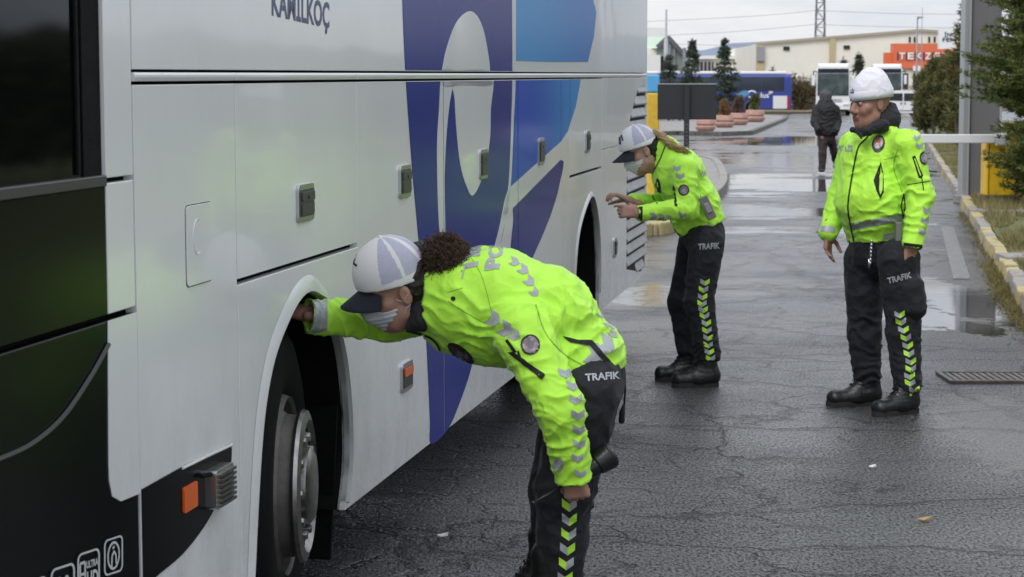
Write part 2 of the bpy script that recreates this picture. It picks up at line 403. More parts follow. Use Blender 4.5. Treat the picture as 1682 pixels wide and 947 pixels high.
M_grass = pbr('dry_grass_ground', (.12, .10, .045), .95, col2=(.20, .155, .085), vscale=3, bump=.6, bscale=40, dist=.03)
M_grassg = pbr('green_grass_ground', (.075, .10, .028), .95, col2=(.15, .145, .06), vscale=.8, bump=.6, bscale=40, dist=.03)
M_conc = pbr('pavement_concrete', (.25, .24, .225), .75, var=.2, vscale=3, bump=.3, bscale=80)
M_kerb = pbr('kerb_stone', (.27, .25, .225), .7, var=.3, vscale=14, bump=.5, bscale=60)
M_kyel = pbr('kerb_yellow', (.50, .40, .13), .65, col2=(.30, .265, .19), vscale=11, bump=.5, bscale=60)
M_earth = pbr('bare_earth', (.09, .068, .045), .95, var=.3, vscale=4, bump=.6, bscale=30, dist=.03)
M_water = pbr('puddle_water', (.012, .013, .013), .015, spec=.7)
M_water.node_tree.nodes['Principled BSDF'].inputs['IOR'].default_value = 1.33

def sheet(name, poly, z, mat, kind='structure', **k):
    m = MB(); T = tessellate_polygon([[Vector((p[0], p[1], 0)) for p in poly]])
    F = []
    for t in T:
        a, b, c = [poly[i] for i in t]; ar = (b[0]-a[0])*(c[1]-a[1])-(c[0]-a[0])*(b[1]-a[1])
        F.append(list(t) if ar > 0 else list(t)[::-1])
    m.add([(p[0], p[1], z) for p in poly], F); o = m.build(name, mat); tag(o, kind=kind, **k); return o
# kerb line along the lane: its direction is the bus's
KA = G(1682, 520); KB = G(1534, 262)
kd = (KB-KA); kd.z = 0; kd.normalize(); kn = Vector((kd.y, -kd.x, 0))      # kn points to the verge
def K(s, off=0, z=0): p = KA+kd*s+kn*off; return (p.x, p.y, z)
KLEN = 78
sheet('ground', [(-900, -60), (900, -60), (900, 2500), (-900, 2500)], -.02, M_earth)
sheet('road', [(-40, -25), K(-40)[:2], K(KLEN)[:2], (60, 92), (90, 190), (-140, 190), (-60, 60)], 0, M_asph)
# verge right of the kerb, raised
def slab(name, poly, z0, z1, mats, **k):
    m = MB(); m.prism(poly, lambda x, y, t: (x, y, t), z0, z1); o = m.build(name, mats); tag(o, kind='structure', **k); return o
slab('verge', [K(-30, .155)[:2], K(-30, 40)[:2], K(KLEN, 60)[:2], K(KLEN, .155)[:2]], -.02, .1, M_grassg)
# kerb stones along the lane
rk = random.Random(4); m = MB(); s = -30
while s < KLEN:
    Ls = .46+rk.random()*.08; c = K(s+Ls/2, .075+rk.uniform(-.012, .012), .055+rk.uniform(-.012, .01))
    Rk = rotm(kd+kn*rk.uniform(-.035, .035), (0, rk.uniform(-.03, .03), 1))
    q = MB().box((0, 0, 0), (Ls-.03, .15, .15)); bmv = np.array(q.v)
    bmv[4:, 1] *= .8; bmv += np.array([[rk.uniform(-.008, .008) for _ in range(3)] for _ in range(8)])
    m.add((Rk@bmv.T).T+np.array(c), q.f, 1 if rk.random() < (.62 if s < 16 else .25) else 0); s += Ls
kb = m.build('kerb', [M_kerb, M_kyel], bevel=.014, seg=2); tag(kb, kind='structure')
# faded lane stripe, repair patch, puddles
M_line = pbr('faded_line_paint', (.22, .215, .20), .45, col2=(.07, .07, .068), vscale=14, bump=.3)
M_patch = pbr('pale_repair_patch', (.105, .10, .095), .5, col2=(.06, .058, .056), vscale=5, bump=.5, bscale=90, rvar=.12)
P2 = lambda *pts: [tuple(G(x, y)[:2]) for x, y in pts]
def rough_poly(P, amp, seed, n=8):
    P = smooth_path(P, n); out = []
    for i, p in enumerate(P):
        q = noise3(np.array([[p[0]*2.1+seed, p[1]*1.1, seed], [p[0]*6.1+seed, p[1]*3.1, seed+3]])); a = 2*math.pi*i/len(P)
        d = (q[0]+.7*q[1])*amp; out.append((p[0]+d, p[1]+d*2.2*math.sin(a*3+seed)+.8*amp*math.sin(a*17+seed)*q[1]))
    return out
sheet('lane_line', P2((1545, 372), (1566, 372), (1594, 458), (1566, 458)), .004, M_line)
0 and sheet('repair_patch', P2((1612, 655), (1700, 640), (1760, 800), (1640, 760)), .004, M_patch)
def puddle(P, amp, seed):
    sheet('puddle', rough_poly(P2(*P), amp, seed), .005, M_water)
0 and puddle([(1502, 462), (1520, 450), (1560, 447), (1600, 458), (1640, 470), (1648, 500), (1652, 520), (1620, 536), (1570, 541), (1530, 541), (1512, 520), (1500, 500)], .03, 1.3)
0 and puddle([(1190, 290), (1230, 285), (1300, 286), (1362, 292), (1372, 305), (1330, 318), (1270, 316), (1240, 324), (1200, 318)], .18, 4.1)
0 and puddle([(1046, 478), (1070, 474), (1112, 478), (1108, 494), (1075, 498), (1050, 492)], .02, 8.2)

# drain grating
M_iron = pbr('rusty_iron', (.115, .10, .088), .5, metal=.4, var=.4, vscale=20, bump=.4)
M_dark = pbr('dark_void', (.006, .006, .006), .8)
a = G(1560, 630); b_ = G(1682, 612)
t = empty('drain_grating', (a.x, a.y, 0)); tag(t, 'rusty rectangular drain grating set in the asphalt beside the kerb', 'grating')
m = MB(); W_, D_ = .95, .42
m.box((W_/2, D_/2, .004), (W_, D_, .006)); m.build('pit', pbr('grating_grime', (.10, .09, .08), .5, var=.5, vscale=9), t)
m = MB()
for (x, y, sx, sy) in ((W_/2, .015, W_, .03), (W_/2, D_-.015, W_, .03), (.015, D_/2, .03, D_-.06), (W_-.015, D_/2, .03, D_-.06)): m.box((x, y, .011), (sx, sy, .018))
m.build('frame', M_iron, t, bevel=.003)
m = MB()
for i in range(22): m.box((.06+i*.0395, D_/2, .009), (.027, D_-.062, .010))
m.build('bars', M_iron, t)
# island on the left of the lane with yellow nose
isl = [(1012, 383), (1060, 386), (1100, 379), (1150, 345), (1186, 312), (1184, 285), (1168, 268), (1120, 262), (1060, 262), (1040, 300)]
ip = smooth_path(P2(*isl), 5)
slab('traffic_island', ip, -.02, .12, M_conc)
def ring_kerb(name, path, mats, seed, yel):
    m = MB(); rr_ = random.Random(seed); n = len(path); cx_ = sum(p[0] for p in path)/n; cy_ = sum(p[1] for p in path)/n
    for i in range(n):
        p, q = Vector(path[i]), Vector(path[(i+1) % n]); d = q-p
        if d.length < .02: continue
        c = (p+q)/2; R_ = rotm((d.x, d.y, 0))
        m.box((c.x, c.y, .065), (d.length*.96, .16, .17+rr_.uniform(-.01, .01)), R_, m=1 if yel(c) else 0)
    o = m.build(name, mats, bevel=.02); tag(o, kind='structure'); return o
nose = G(1080, 383)
ring_kerb('island_kerb', ip, [M_kerb, M_kyel], 3, lambda c: (Vector((c.x, c.y, 0))-nose).length < 2.2)
# far-left paved promontory with flower pots
prom = [G(900, 230), G(1112, 221), G(1180, 223), G(1232, 221), G(1262, 209), G(1288, 198), G(1292, 193), G(1262, 191), G(1100, 190), G(900, 192)]
pp = [(p.x, p.y) for p in prom]
slab('pavement', pp, -.02, .13, M_conc)
m = MB()
for i in range(len(pp)):
    p, q = Vector(pp[i]), Vector(pp[(i+1) % len(pp)]); d = q-p; k = max(1, int(d.length/1.0))
    for j in range(k):
        c = p+d*((j+.5)/k); m.box((c.x, c.y, .06), (d.length/k*.97, .22, .2), rotm((d.x, d.y, 0)))
o = m.build('pavement_kerb', pbr('dirty_kerb', (.13, .12, .11), .7, var=.4, vscale=5)); tag(o, kind='structure')
# far grass strip and kerbs before the buses
fa = G(1130, 188); 
slab('grass_strip', [tuple(G(1235, 187)[:2]), tuple(G(1420, 185.5)[:2]), tuple(G(1420, 179)[:2]), tuple(G(1235, 181)[:2])], -.02, .14, M_grass)
slab('far_verge', [(24, 78), (70, 78), (90, 120), (26, 120)], -.015, .12, M_grass)
m = MB(); m.box((45, 140, .04), (130, .4, .16)); 
# hills on the horizon
m = MB(); n = 60; V = []
for i in range(n+1):
    x = -700+i*1500/n; hgt = 62+26*noise3(np.array([[i*.13, 2.2, 5.1]]))[0]+9*noise3(np.array([[i*.5, 9.2, 5.1]]))[0]
    V += [(x, 2050, -1), (x, 2200, hgt*(.9 if i > 30 else 1))]
m.add(V, [[2*i, 2*i+2, 2*i+3, 2*i+1] for i in range(n)])
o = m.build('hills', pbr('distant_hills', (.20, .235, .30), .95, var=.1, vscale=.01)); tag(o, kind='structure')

# ------------------------------------------------------------------ far buildings
M_cream = pbr('cream_cladding', (.84, .81, .71), .6, var=.04, vscale=.3)
M_creamd = pbr('ochre_cladding', (.52, .43, .25), .6)
M_ggrey = pbr('greygreen_cladding', (.25, .28, .25), .6, var=.08, vscale=.4)
M_lgreen = pbr('pale_green_roof', (.50, .60, .48), .5, var=.06, vscale=.3)
M_wht = pbr('white_sheet', (.78, .78, .76), .5)
M_glassf = pbr('far_window_glass', (.02, .022, .026), .15)
M_greyp = pbr('grey_panel', (.30, .31, .34), .5)
def pxbox(mb, x0, x1, ytop, Y, depth, ybot=None, m=0, off=0):
    a = AT(x0, ytop, Y); b = AT(x1, ytop, Y); zb = AT(x0, ybot, Y).z if ybot else 0.0
    mb.box(((a.x+b.x)/2, Y-off+depth/2, (a.z+zb)/2), (b.x-a.x, depth, a.z-zb), m=m)
# cream factory, its long low-pitched front rises to the right
YF = 300.0
t = empty('factory', AT(1400, 152, YF)*Vector((1, 1, 0)) if False else (AT(1400, 152, YF).x, YF, 0)); bx = np.array(t.location)
tag(t, 'long cream clad factory with a gently rising roofline and ochre pilasters', 'factory')
m = MB(); z = lambda x, y: AT(x, y, YF)
prof = [(z(1243, 72).x, 0), (z(1640, 72).x, 0), (z(1640, 58).x, z(1640, 58).z), (z(1510, 50).x, z(1510, 50).z), (z(1243, 72).x, z(1243, 72).z)]
m.prism(prof, lambda x, y, t_: (x, YF+40-t_, y), 0, 40); m.build('wall', M_cream, t, bx)
m = MB()
for (xa, ya, xb, yb) in ((1240, 71, 1510, 49), (1510, 49, 1642, 57)):
    p, q = z(xa, ya), z(xb, yb); m.tube([(p.x, YF-.3, p.z), (q.x, YF-.3, q.z)], .22, 4)
m.build('roof_edge', pbr('roof_trim', (.42, .38, .30), .6), t, bx)
for x0, x1, y0, mt in ((1243, 1256, 74, 1), (1363, 1372, 62, 0)):
    m = MB(); pxbox(m, x0, x1, y0, YF-.4, .8); m.build('pilaster', M_creamd, t, bx)
m = MB(); pxbox(m, 1244, 1256, 76, YF-.7, .5, 100); m.build('wall_panel', M_greyp, t, bx)
for x0, x1, y0, y1 in ((1287, 1297, 76, 82), (1386, 1396, 74, 80), (1493, 1496, 60, 69), (1501, 1504, 60, 69), (1525, 1528, 60, 69), (1534, 1537, 60, 69)):
    m = MB(); pxbox(m, x0, x1, y0, YF-.2, .5, y1); m.build('window', M_glassf, t, bx)
# lower factory wing behind the spruces
t = empty('warehouse', (AT(1200, 152, 330).x, 330, 0)); bx = np.array(t.location)
tag(t, 'low cream warehouse behind the tallest spruce, left of the factory', 'warehouse')
m = MB(); pxbox(m, 1150, 1246, 97, 330, 30); m.build('wall', M_cream, t, bx)
m = MB(); pxbox(m, 1146, 1250, 91, 329.4, 32, 96.6); m.build('roof', M_wht, t, bx)
m = MB(); pxbox(m, 1140, 1172, 101, 329.3, .6, 124); m.build('doorway', pbr('dark_reddish_opening', (.08, .045, .04), .8), t, bx)
for i in range(5):
    m = MB(); pxbox(m, 1142+i*6.3, 1144.5+i*6.3, 101, 329.0, .3, 124); m.build('door_post', M_greyp, t, bx)
# gabled green hall
YG = 240.0; t = empty('gabled_hall', (AT(1098, 152, YG).x, YG, 0)); bx = np.array(t.location)
tag(t, 'grey green gabled hall with pale green roof beside the tall bus rear', 'hall')
zz = lambda x, y: AT(x, y, YG)
m = MB(); pr = [(zz(x, y).x, max(0, zz(x, y).z)) for x, y in ((1080, 175), (1124, 175), (1124, 91), (1098, 61), (1080, 78))]
pr[0] = (pr[0][0], 0); pr[1] = (pr[1][0], 0)
m.prism(pr, lambda x, y, t_: (x, YG+20-t_, y), 0, 20); m.build('wall', M_ggrey, t, bx)
m = MB()
for (xa, ya, xb, yb) in ((1097, 60, 1126, 92), (1097.5, 60, 1079, 77)):
    p, q = zz(xa, ya), zz(xb, yb); m.tube([(p.x, YG-.4, p.z), (q.x, YG-.4, q.z)], .3, 4)
m.build('gable_trim', pbr('dark_trim', (.12, .13, .14), .6), t, bx)
m = MB()
p, q, r_ = zz(1098, 59), zz(1079, 79), zz(1030, 59)
m.add([(q.x, YG-.2, q.z), (p.x, YG-.2, p.z), (r_.x, YG+8, p.z+.02), (r_.x-4, YG+8, q.z)], [[0, 1, 2, 3]]); m.build('roof', M_lgreen, t, bx)
m = MB(); pxbox(m, 1040, 1079, 79, YG+.5, 8); m.build('side_wall', M_cream, t, bx)
m = MB(); pxbox(m, 1099, 1101.5, 72, YG-.3, .4, 135); pxbox(m, 1107, 1109, 75, YG-.3, .4, 135); m.build('wall_rib', M_greyp, t, bx)
m = MB(); pxbox(m, 1030, 1095, 45, YG+16, 8, 62); m.build('upper_roof', M_wht, t, bx)
m = MB(); pxbox(m, 1040, 1085, 90, YG-6, 4); pxbox(m, 1086, 1090, 92, YG-6, 2, m=1); o = m.build('kiosk', [M_wht, M_dark], None, (AT(1065, 100, YG-6).x, YG-6, 0)); tag(o, 'small white flat roofed block in front of the gabled hall', 'kiosk')
t2 = MB(); pxbox(t2, 1122, 1127, 78, YG-2, 1.0); o = t2.build('chimney_pipe', M_greyp, None, (AT(1124, 152, YG-2).x, YG-2, 0)); tag(o, 'slim grey flue standing at the right end of the gabled hall', 'flue')
# orange shop front with letters
YS = 286.0; t = empty('shop_building', (AT(1500, 152, YS).x, YS, 0)); bx = np.array(t.location)
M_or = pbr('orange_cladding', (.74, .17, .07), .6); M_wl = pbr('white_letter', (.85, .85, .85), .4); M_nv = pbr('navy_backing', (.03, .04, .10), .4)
tag(t, 'bright orange shop block with big white capital letters on its fascia', 'shop')
m = MB(); pxbox(m, 1468, 1600, 71, YS, 2.5, 112); m.build('fascia', M_or, t, bx); m = MB(); pxbox(m, 1460, 1600, 112.2, YS+.4, 2, None); m.build('lower_wall', M_cream, t, bx)
for x_ in (1474, 1500, 1526): m = MB(); pxbox(m, x_, x_+18, 120, YS+.3, .3, 146); m.build('window', M_glassf, t, bx)
m = MB(); pxbox(m, 1454, 1468, 86, YS+.3, 1.5, 112); m.build('side_block', pbr('orange_side', (.75, .15, .05), .5), t, bx)
for i, ch in enumerate('TEKZEN'):
    x0 = 1476+i*14.2; V, F = text_tris(ch, .03); p = AT(x0, 97, YS); q = AT(x0+10.5, 86, YS)
    mm = MB(); pxbox(mm, x0-1.8, x0+.2, 85.5, YS-.12, .1, 98.5); lt = mm.build('letter_backing', M_nv, t, bx)  # navy strip behind each letter's left edge
    mm = MB(); pol = [(p.x+(q.x-p.x)*a_, YS-.25, p.z+(q.z-p.z)*b__) for a_, b__ in V]; mm.add(pol, F); mm.build('letter', M_wl, t, bx)
m = MB(); pxbox(m, 1500, 1512, 108, YS-.2, .3, 116); m.build('lower_sign', M_wl, t, bx)
# white billboard on a post
YB = 90.0; p = AT(1557, 152, YB); t = empty('billboard', (p.x, YB, 0)); bx = np.array(t.location)
tag(t, 'white upright sign board with two short rows of dark blue letters among the conifers', 'sign board')
m = MB(); pxbox(m, 1543, 1572, 47, YB, .3, 80); m.build('board', M_wl, t, bx)
m = MB(); pxbox(m, 1555, 1559, 80, YB+.1, .15); m.build('post', M_greyp, t, bx)
for s_, y0, y1, x0, x1 in (('İNC', 60, 51.5, 1551, 1570), ('FEN', 68, 61.5, 1548, 1570)):
    V, F = text_tris(s_, .02); a, b = AT(x0, y0, YB), AT(x1, y1, YB); mm = MB(); mm.add([(a.x+(b.x-a.x)*u, YB-.02, a.z+(b.z-a.z)*v) for u, v in V], F); mm.build('lettering', M_nv, t, bx)
# masts, lamp, lattice tower, cables
M_gal = pbr('galvanised_steel', (.36, .37, .39), .5, metal=.3)
def mast(name, px, ytop, Y, r, label, cat, mat=M_gal):
    p = AT(px, ytop, Y); m = MB(); m.cyl((p.x, Y, 0), (p.x, Y, p.z*.7), r, r*.8, 8); m.cyl((p.x, Y, p.z*.7), (p.x, Y, p.z), r*.45, r*.35, 6)
    o = m.build(name, mat, None, (p.x, Y, 0)); tag(o, label, cat); return p
mast('antenna_mast', 1094.5, 15, 236, .3, 'thin grey antenna mast rising beside the gable of the green hall', 'mast', pbr('pale_mast', (.5, .52, .55), .5))
mast('flag_pole', 1515, 12, 260, .09, 'very thin pole right of the street lamp above the factory roof', 'pole')
p = AT(1507, 30, 180); t = empty('street_lamp', (p.x, 180, 0)); tag(t, 'tall grey street lamp in front of the orange shop', 'street lamp')
m = MB(); m.cyl((0, 0, 0), (0, 0, p.z), .11, .06, 8); m.build('pole', M_gal, t)
m = MB(); m.tube([(0, 0, p.z-.05), (.15, 0, p.z+.05), (.4, 0, p.z+.08)], .05); m.box((.22, 0, p.z+.1), (.5, .25, .12)); m.build('lamp_head', M_gal, t)
YT = 420.0; p = AT(1347, 62, YT); top = AT(1347, -60, YT).z; t = empty('lattice_tower', (p.x, YT, 0)); tag(t, 'slender steel lattice pylon rising behind the factory roof', 'pylon')
m = MB(); hw = lambda z_: .62+.02*(top-z_)
for sx in (-1, 1):
    for sy in (-1, 1): m.tube([(sx*hw(0), sy*hw(0), 0), (sx*hw(top), sy*hw(top), top)], .11, 4)
M_tw = pbr('tower_steel', (.14, .145, .17), .6); m.build('leg', M_tw, t); m = MB(); z_ = 0; k = 0
while z_ < top-2:
    a_, b__ = hw(z_), hw(z_+1.6); sg = 1 if k % 2 else -1
    for sy in (-1, 1):
        m.tube([(-sg*a_, sy*a_, z_), (sg*b__, sy*b__, z_+1.6)], .07, 4); m.tube([(-a_, sy*a_, z_), (a_, sy*a_, z_)], .07, 4)
    for sx in (-1, 1): m.tube([(sx*a_, -sg*a_, z_), (sx*b__, sg*b__, z_+1.6)], .07, 4)
    z_ += 1.6; k += 1
m.build('bracing', M_tw, t)
M_cab = pbr('cable', (.18, .19, .21), .6)
for (xa, ya, xm, ym, xb, yb, lb) in ((1040, 36, 1240, 26, 1347, 16, 'highest faint power cable left of the pylon'), (1040, 60, 1200, 52, 1347, 39, 'middle faint power cable left of the pylon'),
        (1110, 72, 1240, 74, 1347, 60, 'lowest faint power cable left of the pylon'), (1347, 17, 1480, 22, 1700, 24, 'upper faint power cable right of the pylon'), (1347, 40, 1480, 44, 1700, 47, 'lower faint power cable right of the pylon')):
    pts = [AT(x, y, YT) for x, y in smooth_path([(xa, ya), (xm, ym), (xb, yb)], 8, False)]
    m = MB(); m.tube(pts, .045, 4); o = m.build('power_cable', M_cab, None, tuple(pts[0])); tag(o, lb, 'cable')

# ------------------------------------------------------------------ vegetation
M_bark = pbr('bark', (.09, .065, .05), .9, var=.3, vscale=20, bump=.5, bscale=60)
def leafmat(n, c, c2, sc=1.2): 
    m = pbr(n, c, .75, col2=c2, vscale=sc); m.node_tree.nodes['Principled BSDF'].inputs['Specular IOR Level'].default_value = .25; return m
M_spr = leafmat('spruce_needles', (.035, .055, .042), (.11, .135, .095), 1.5)
M_pine = leafmat('pine_needles', (.045, .075, .022), (.20, .225, .06), 3.2)
M_jun = leafmat('juniper_needles', (.055, .075, .025), (.20, .19, .075), 1.6)
M_brn = leafmat('dry_needles', (.20, .11, .05), (.28, .17, .08), 3)
M_twig = pbr('winter_twigs', (.14, .095, .08), .9, var=.3, vscale=5)
def blades(rs, C, D, L, W, n, spread):
    """n thin needle triangles round each centre C along direction D"""
    k = len(C); C = np.repeat(C, n, 0); D = np.repeat(D, n, 0); L = np.repeat(L, n)*rs.uniform(.6, 1.2, k*n); W = np.repeat(W, n)
    d = D+rs.randn(k*n, 3)*spread; d /= np.linalg.norm(d, axis=1)[:, None]
    sdir = np.cross(d, rs.randn(k*n, 3)); sdir /= np.linalg.norm(sdir, axis=1)[:, None]+1e-9
    st = C+rs.randn(k*n, 3)*(L[:, None]*.15)
    return np.stack([st-sdir*W[:, None], st+sdir*W[:, None], st+d*L[:, None]], 1).reshape(-1, 3)
def tris_obj(name, V, mats, parent, mi=None, extra=None):
    if extra is not None:
        ev = np.array(extra.v); T = []
        for f in extra.f:
            for q in range(1, len(f)-1): T += [f[0], f[q], f[q+1]]
        E = ev[T]; mi = np.concatenate([mi, np.full(len(E)//3, 2)]); V = np.concatenate([V, E]); mats = list(mats)+[M_bark]
    me = bpy.data.meshes.new(name); n = len(V)//3
    me.vertices.add(len(V)); me.vertices.foreach_set('co', V.astype(np.float32).ravel())
    me.loops.add(len(V)); me.loops.foreach_set('vertex_index', np.arange(len(V), dtype=np.int32))
    me.polygons.add(n); me.polygons.foreach_set('loop_start', np.arange(0, len(V), 3, dtype=np.int32))
    for mt in (mats if isinstance(mats, list) else [mats]): me.materials.append(mt)
    if mi is not None: me.polygons.foreach_set('material_index', mi.astype(np.int32))
    me.update(); me.validate(); o = bpy.data.objects.new(name, me); COL.objects.link(o); o.parent = parent; return o
def conifer(name, x, y, h, r, label, cat, seed, mat, bl=.16, step=.13, dens=1.0, droop=.25, z0=.08, group=None, pw=.85, zb=.1, brown=0, up=0.0, wbl=.1, low=0):
    rs = np.random.RandomState(seed); t = empty(name, (x, y, zb)); tag(t, label, cat, group)
    m = MB(); m.tube([(0, 0, -.1), (rs.randn()*.02*h, 0, h*.5), (0, 0, h*.98)], [max(.025*h*.7, .03), .012*h, .004], 8); m.build('trunk', M_bark, t, smooth='all')
    C = []; D = []; br = MB(); z = h*z0
    while z < h*.985:
        q = (z/h-z0)/(1-z0); rad = r*(1-q)**pw*(1 if q > .06 else .75)*(.62 if z < low else 1)
        for i in range(max(3, int(rs.poisson(5*dens)))):
            a = rs.uniform(0, 2*math.pi); L = rad*rs.uniform(.62, 1.12); dv = np.array([math.cos(a), math.sin(a), -droop*rs.uniform(.4, 1.3)+up])
            end = np.array([0, 0, z])+dv*L; end[2] += .25*droop*L
            if L > .12: br.tube([(0, 0, z), tuple(np.array([0, 0, z])+dv*L*.5), tuple(end)], [.012*L+.004, .008*L+.003, .002], 3)
            k = max(2, int(L/step)); pv = np.array([-math.sin(a), math.cos(a), 0])
            for j in range(k+1):
                f = (j+.6)/(k+.6); c = np.array([0, 0, z])+dv*L*f; c[2] += .25*droop*L*f*f
                wd = .42*L*(1-f)+.05
                for sd in (-1, 0, 1):
                    if sd == 0 or f > .15:
                        kk = max(1, int(wd/step)) if sd else 1
                        for u_ in range(kk):
                            C.append(c+pv*sd*wd*(u_+rs.rand())/kk+rs.randn(3)*step*.18); D.append(dv*.8+pv*sd*.8+np.array([0, 0, .1+up]))
        z += step*rs.uniform(.7, 1.3)*1.15
    C.append(np.array([0, 0, h])); D.append(np.array([0, 0, 1.0]))
    C = np.array(C); D = np.array(D); nb = 7
    V = blades(rs, C, D, np.full(len(C), bl), np.full(len(C), bl*wbl), nb, .55)
    mi = (np.repeat(rs.rand(len(C)), nb) < brown).astype(int)
    tris_obj('crown', V, [mat, M_brn], t, mi, br); return t
def bush(name, x, y, h, r, label, cat, seed, mat, n=2600, bl=.14, trunk=True, zb=.1, group=None, nb=6, lobes=9, brown=0, wbl=.12):
    """broad clump: foliage grows in many small lobes with gaps between"""
    rs = np.random.RandomState(seed); t = empty(name, (x, y, zb)); tag(t, label, cat, group); m = MB(); C = []; D = []
    for i in range(lobes):
        a = rs.uniform(0, 2*math.pi); q = rs.rand(); zc = h*(.18+.74*i/lobes); rr_ = r*math.sqrt(max(.05, 1-(zc/h)**1.7))*rs.uniform(.3, .75)
        c = np.array([math.cos(a)*rr_, math.sin(a)*rr_, zc]); m.tube([(0, 0, 0), tuple(c*.5+np.array([0, 0, h*.08])), tuple(c)], [.03, .02, .008], 5)
        for j in range(n//lobes):
            v = rs.randn(3); v /= np.linalg.norm(v); s_ = (r*.42)*rs.uniform(.35, 1.15)*(1+.3*math.sin(v[0]*9+i)*math.cos(v[2]*7)); p_ = c+v*np.array([1, 1, 1.25])*s_
            if p_[2] < .03: continue
            C.append(p_); D.append(v*.6+np.array([0, 0, .55]))
    m.build('trunk', M_bark, t); C = np.array(C); D = np.array(D)
    V = blades(rs, C, D, np.full(len(C), bl), np.full(len(C), bl*wbl), nb, .5)
    mi = (np.repeat(rs.rand(len(C)), nb) < brown).astype(int); tris_obj('crown', V, [mat, M_brn], t, mi); return t
def bare_tree(name, x, y, h, r, label, seed, group=None, zb=0, dens=9, mat=None, wd=.02):
    rs = np.random.RandomState(seed); t = empty(name, (x, y, zb)); tag(t, label, 'bare tree', group); m = MB(); q = MB()
    m.tube([(0, 0, 0), (0, 0, h*.3)], [.03*h*.5, .02*h*.5], 6)
    def grow(mb, p, d, L, w_, lv):
        e = p+d*L+np.array([0, 0, .05*L]); mb.tube([tuple(p), tuple((p+e)/2+rs.randn(3)*.05*L), tuple(e)], [w_, w_*.8, w_*.55], 4 if lv < 2 else 3)
        if lv == 4: return
        for i in range(3 if lv else dens):
            dd = d+rs.randn(3)*(.5 if lv else .75)*np.array([r/h*2, r/h*2, .6]); dd[2] = abs(dd[2])*.8+.25; dd /= np.linalg.norm(dd)
            grow(mb, p+(e-p)*rs.uniform(.45, 1), dd, L*rs.uniform(.6, .85), w_*.6, lv+1)
    grow(q, np.array([0, 0, h*.12]), np.array([0, 0, 1.0]), h*.28, max(wd, .012*h), 0)
    m.build('trunk', M_bark, t); q.build('crown', mat or M_twig, t); return t
# spruces by the flower pots
for i, (px, ytop, Y, r, lb) in enumerate(((1099, 92, 118, 1.35, 'small dark spruce nearest the yellow and blue post'), (1137, 66, 132, 1.6, 'dark slender spruce rising behind the black sign board'), (1191, 64, 136, 1.75, 'tallest bluish spruce standing behind the flower pots'))):
    p = AT(px, ytop, Y); conifer('spruce_tree', p.x, Y, p.z-.1, r, lb, 'spruce', 20+i, M_spr, bl=.22, step=.22, dens=1.15, droop=.22, group='spruces on the left pavement', pw=1.0, wbl=.14)
for i, (px, ytop, Y, r, lb) in enumerate(((1269, 112, 205, .9, 'tiny spruce top showing above the blue coach'), (1385, 96, 220, 1.3, 'small spruce behind the roof of the front-facing white coach'), (1411, 88, 215, 1.2, 'sparse pale spruce between the two white coaches'))):
    p = AT(px, ytop, Y); conifer('spruce_tree', p.x, Y, p.z, r, lb, 'spruce', 30+i, M_spr, bl=.4, step=.42, dens=.6, zb=0, group='spruces before the factory')
# brownish leafless shrubs
for i, (px, ytop, Y, r, lb) in enumerate(((1306, 124, 192, 1.9, 'olive brown shrub right behind the tail of the blue coach'), (1323, 118, 200, 2.0, 'brown bare tree between blue coach and white coach'), (1336, 104, 212, 2.2, 'tall bare tree with fanned twigs left of the white coach'), (1228, 110, 225, 2.2, 'pale bare tree above the blue coach roof'), (1072, 100, 150, 1.6, 'reddish bare shrub beside the large bus rear'), (1500, 116, 150, 2.4, 'bare twiggy bush below the orange shop'), (1478, 120, 176, 1.5, 'bare bush beside the partly hidden white coach'))):
    p = AT(px, ytop, Y); bare_tree('bare_tree', p.x, Y, p.z, r, lb, 50+i, 'leafless trees and shrubs', mat=M_twig if i != 0 else leafmat('olive_twigs', (.10, .10, .05), (.16, .13, .08)), wd=.035)
for i, (px, ytop, Y, r, lb) in enumerate(((1304, 132, 190, 1.7, 'dull olive bush just right of the blue coach tail'), (1325, 138, 195, 1.6, 'dull brown bush left of the front-facing coach'))):
    p = AT(px, ytop, Y); bush('shrub', p.x, Y, p.z, r, lb, 'shrub', 70+i, leafmat('dull_leaf', (.075, .07, .035), (.15, .11, .065)), n=900, bl=.3, zb=0, group='dull shrubs by the coaches')
# conifers on the right verge
for i, (px, ybase, ytop, r, lb, br) in enumerate(((1522, 217, 113, .55, 'low dense juniper, leftmost on the right verge', 0), (1536, 219, 94, .72, 'bushy juniper with a broad top right of the leftmost one', .03), (1560, 222, 86, .7, 'olive juniper with rusty patches close to the grey pylon', .10), (1573, 228, 84, .6, 'dark juniper touching the left edge of the grey pylon', .12))):
    Y = G(px, ybase).y*.92; p = AT(px, ytop, Y)
    bush('juniper', p.x, Y, p.z-.1, r*Y/85*.98, lb, 'juniper', 80+i, M_jun, n=4200, bl=.17, lobes=16, brown=br, group='junipers on the right verge')
Y = 55.0; p = AT(1572, 4, Y); conifer('fir_tree', p.x+.3, Y, p.z-.1, .62, 'tall thin dark fir whose top shows left of the grey pylon', 'fir', 95, M_jun, bl=.17, step=.15, dens=1.0, droop=-.1, pw=.35)
Y = 28.3; p = AT(1712, 340, Y)
conifer('pine_tree', p.x+.10, Y+.4, 4.1, 1.16, 'big near fir with spreading olive green branches at the right edge', 'fir', 97, M_pine, bl=.085, step=.078, dens=2.1, droop=-.30, pw=.36, z0=.04, up=.10, brown=.02, wbl=.09, low=1.25)
Y = 30.2; p = AT(1668, 320, Y); bush('dry_shrub', p.x, Y, .75, .35, 'rusty yellow dry shrub at the foot of the big fir', 'shrub', 98, leafmat('yellow_leaf', (.26, .17, .05), (.30, .22, .08)), n=500, bl=.07)
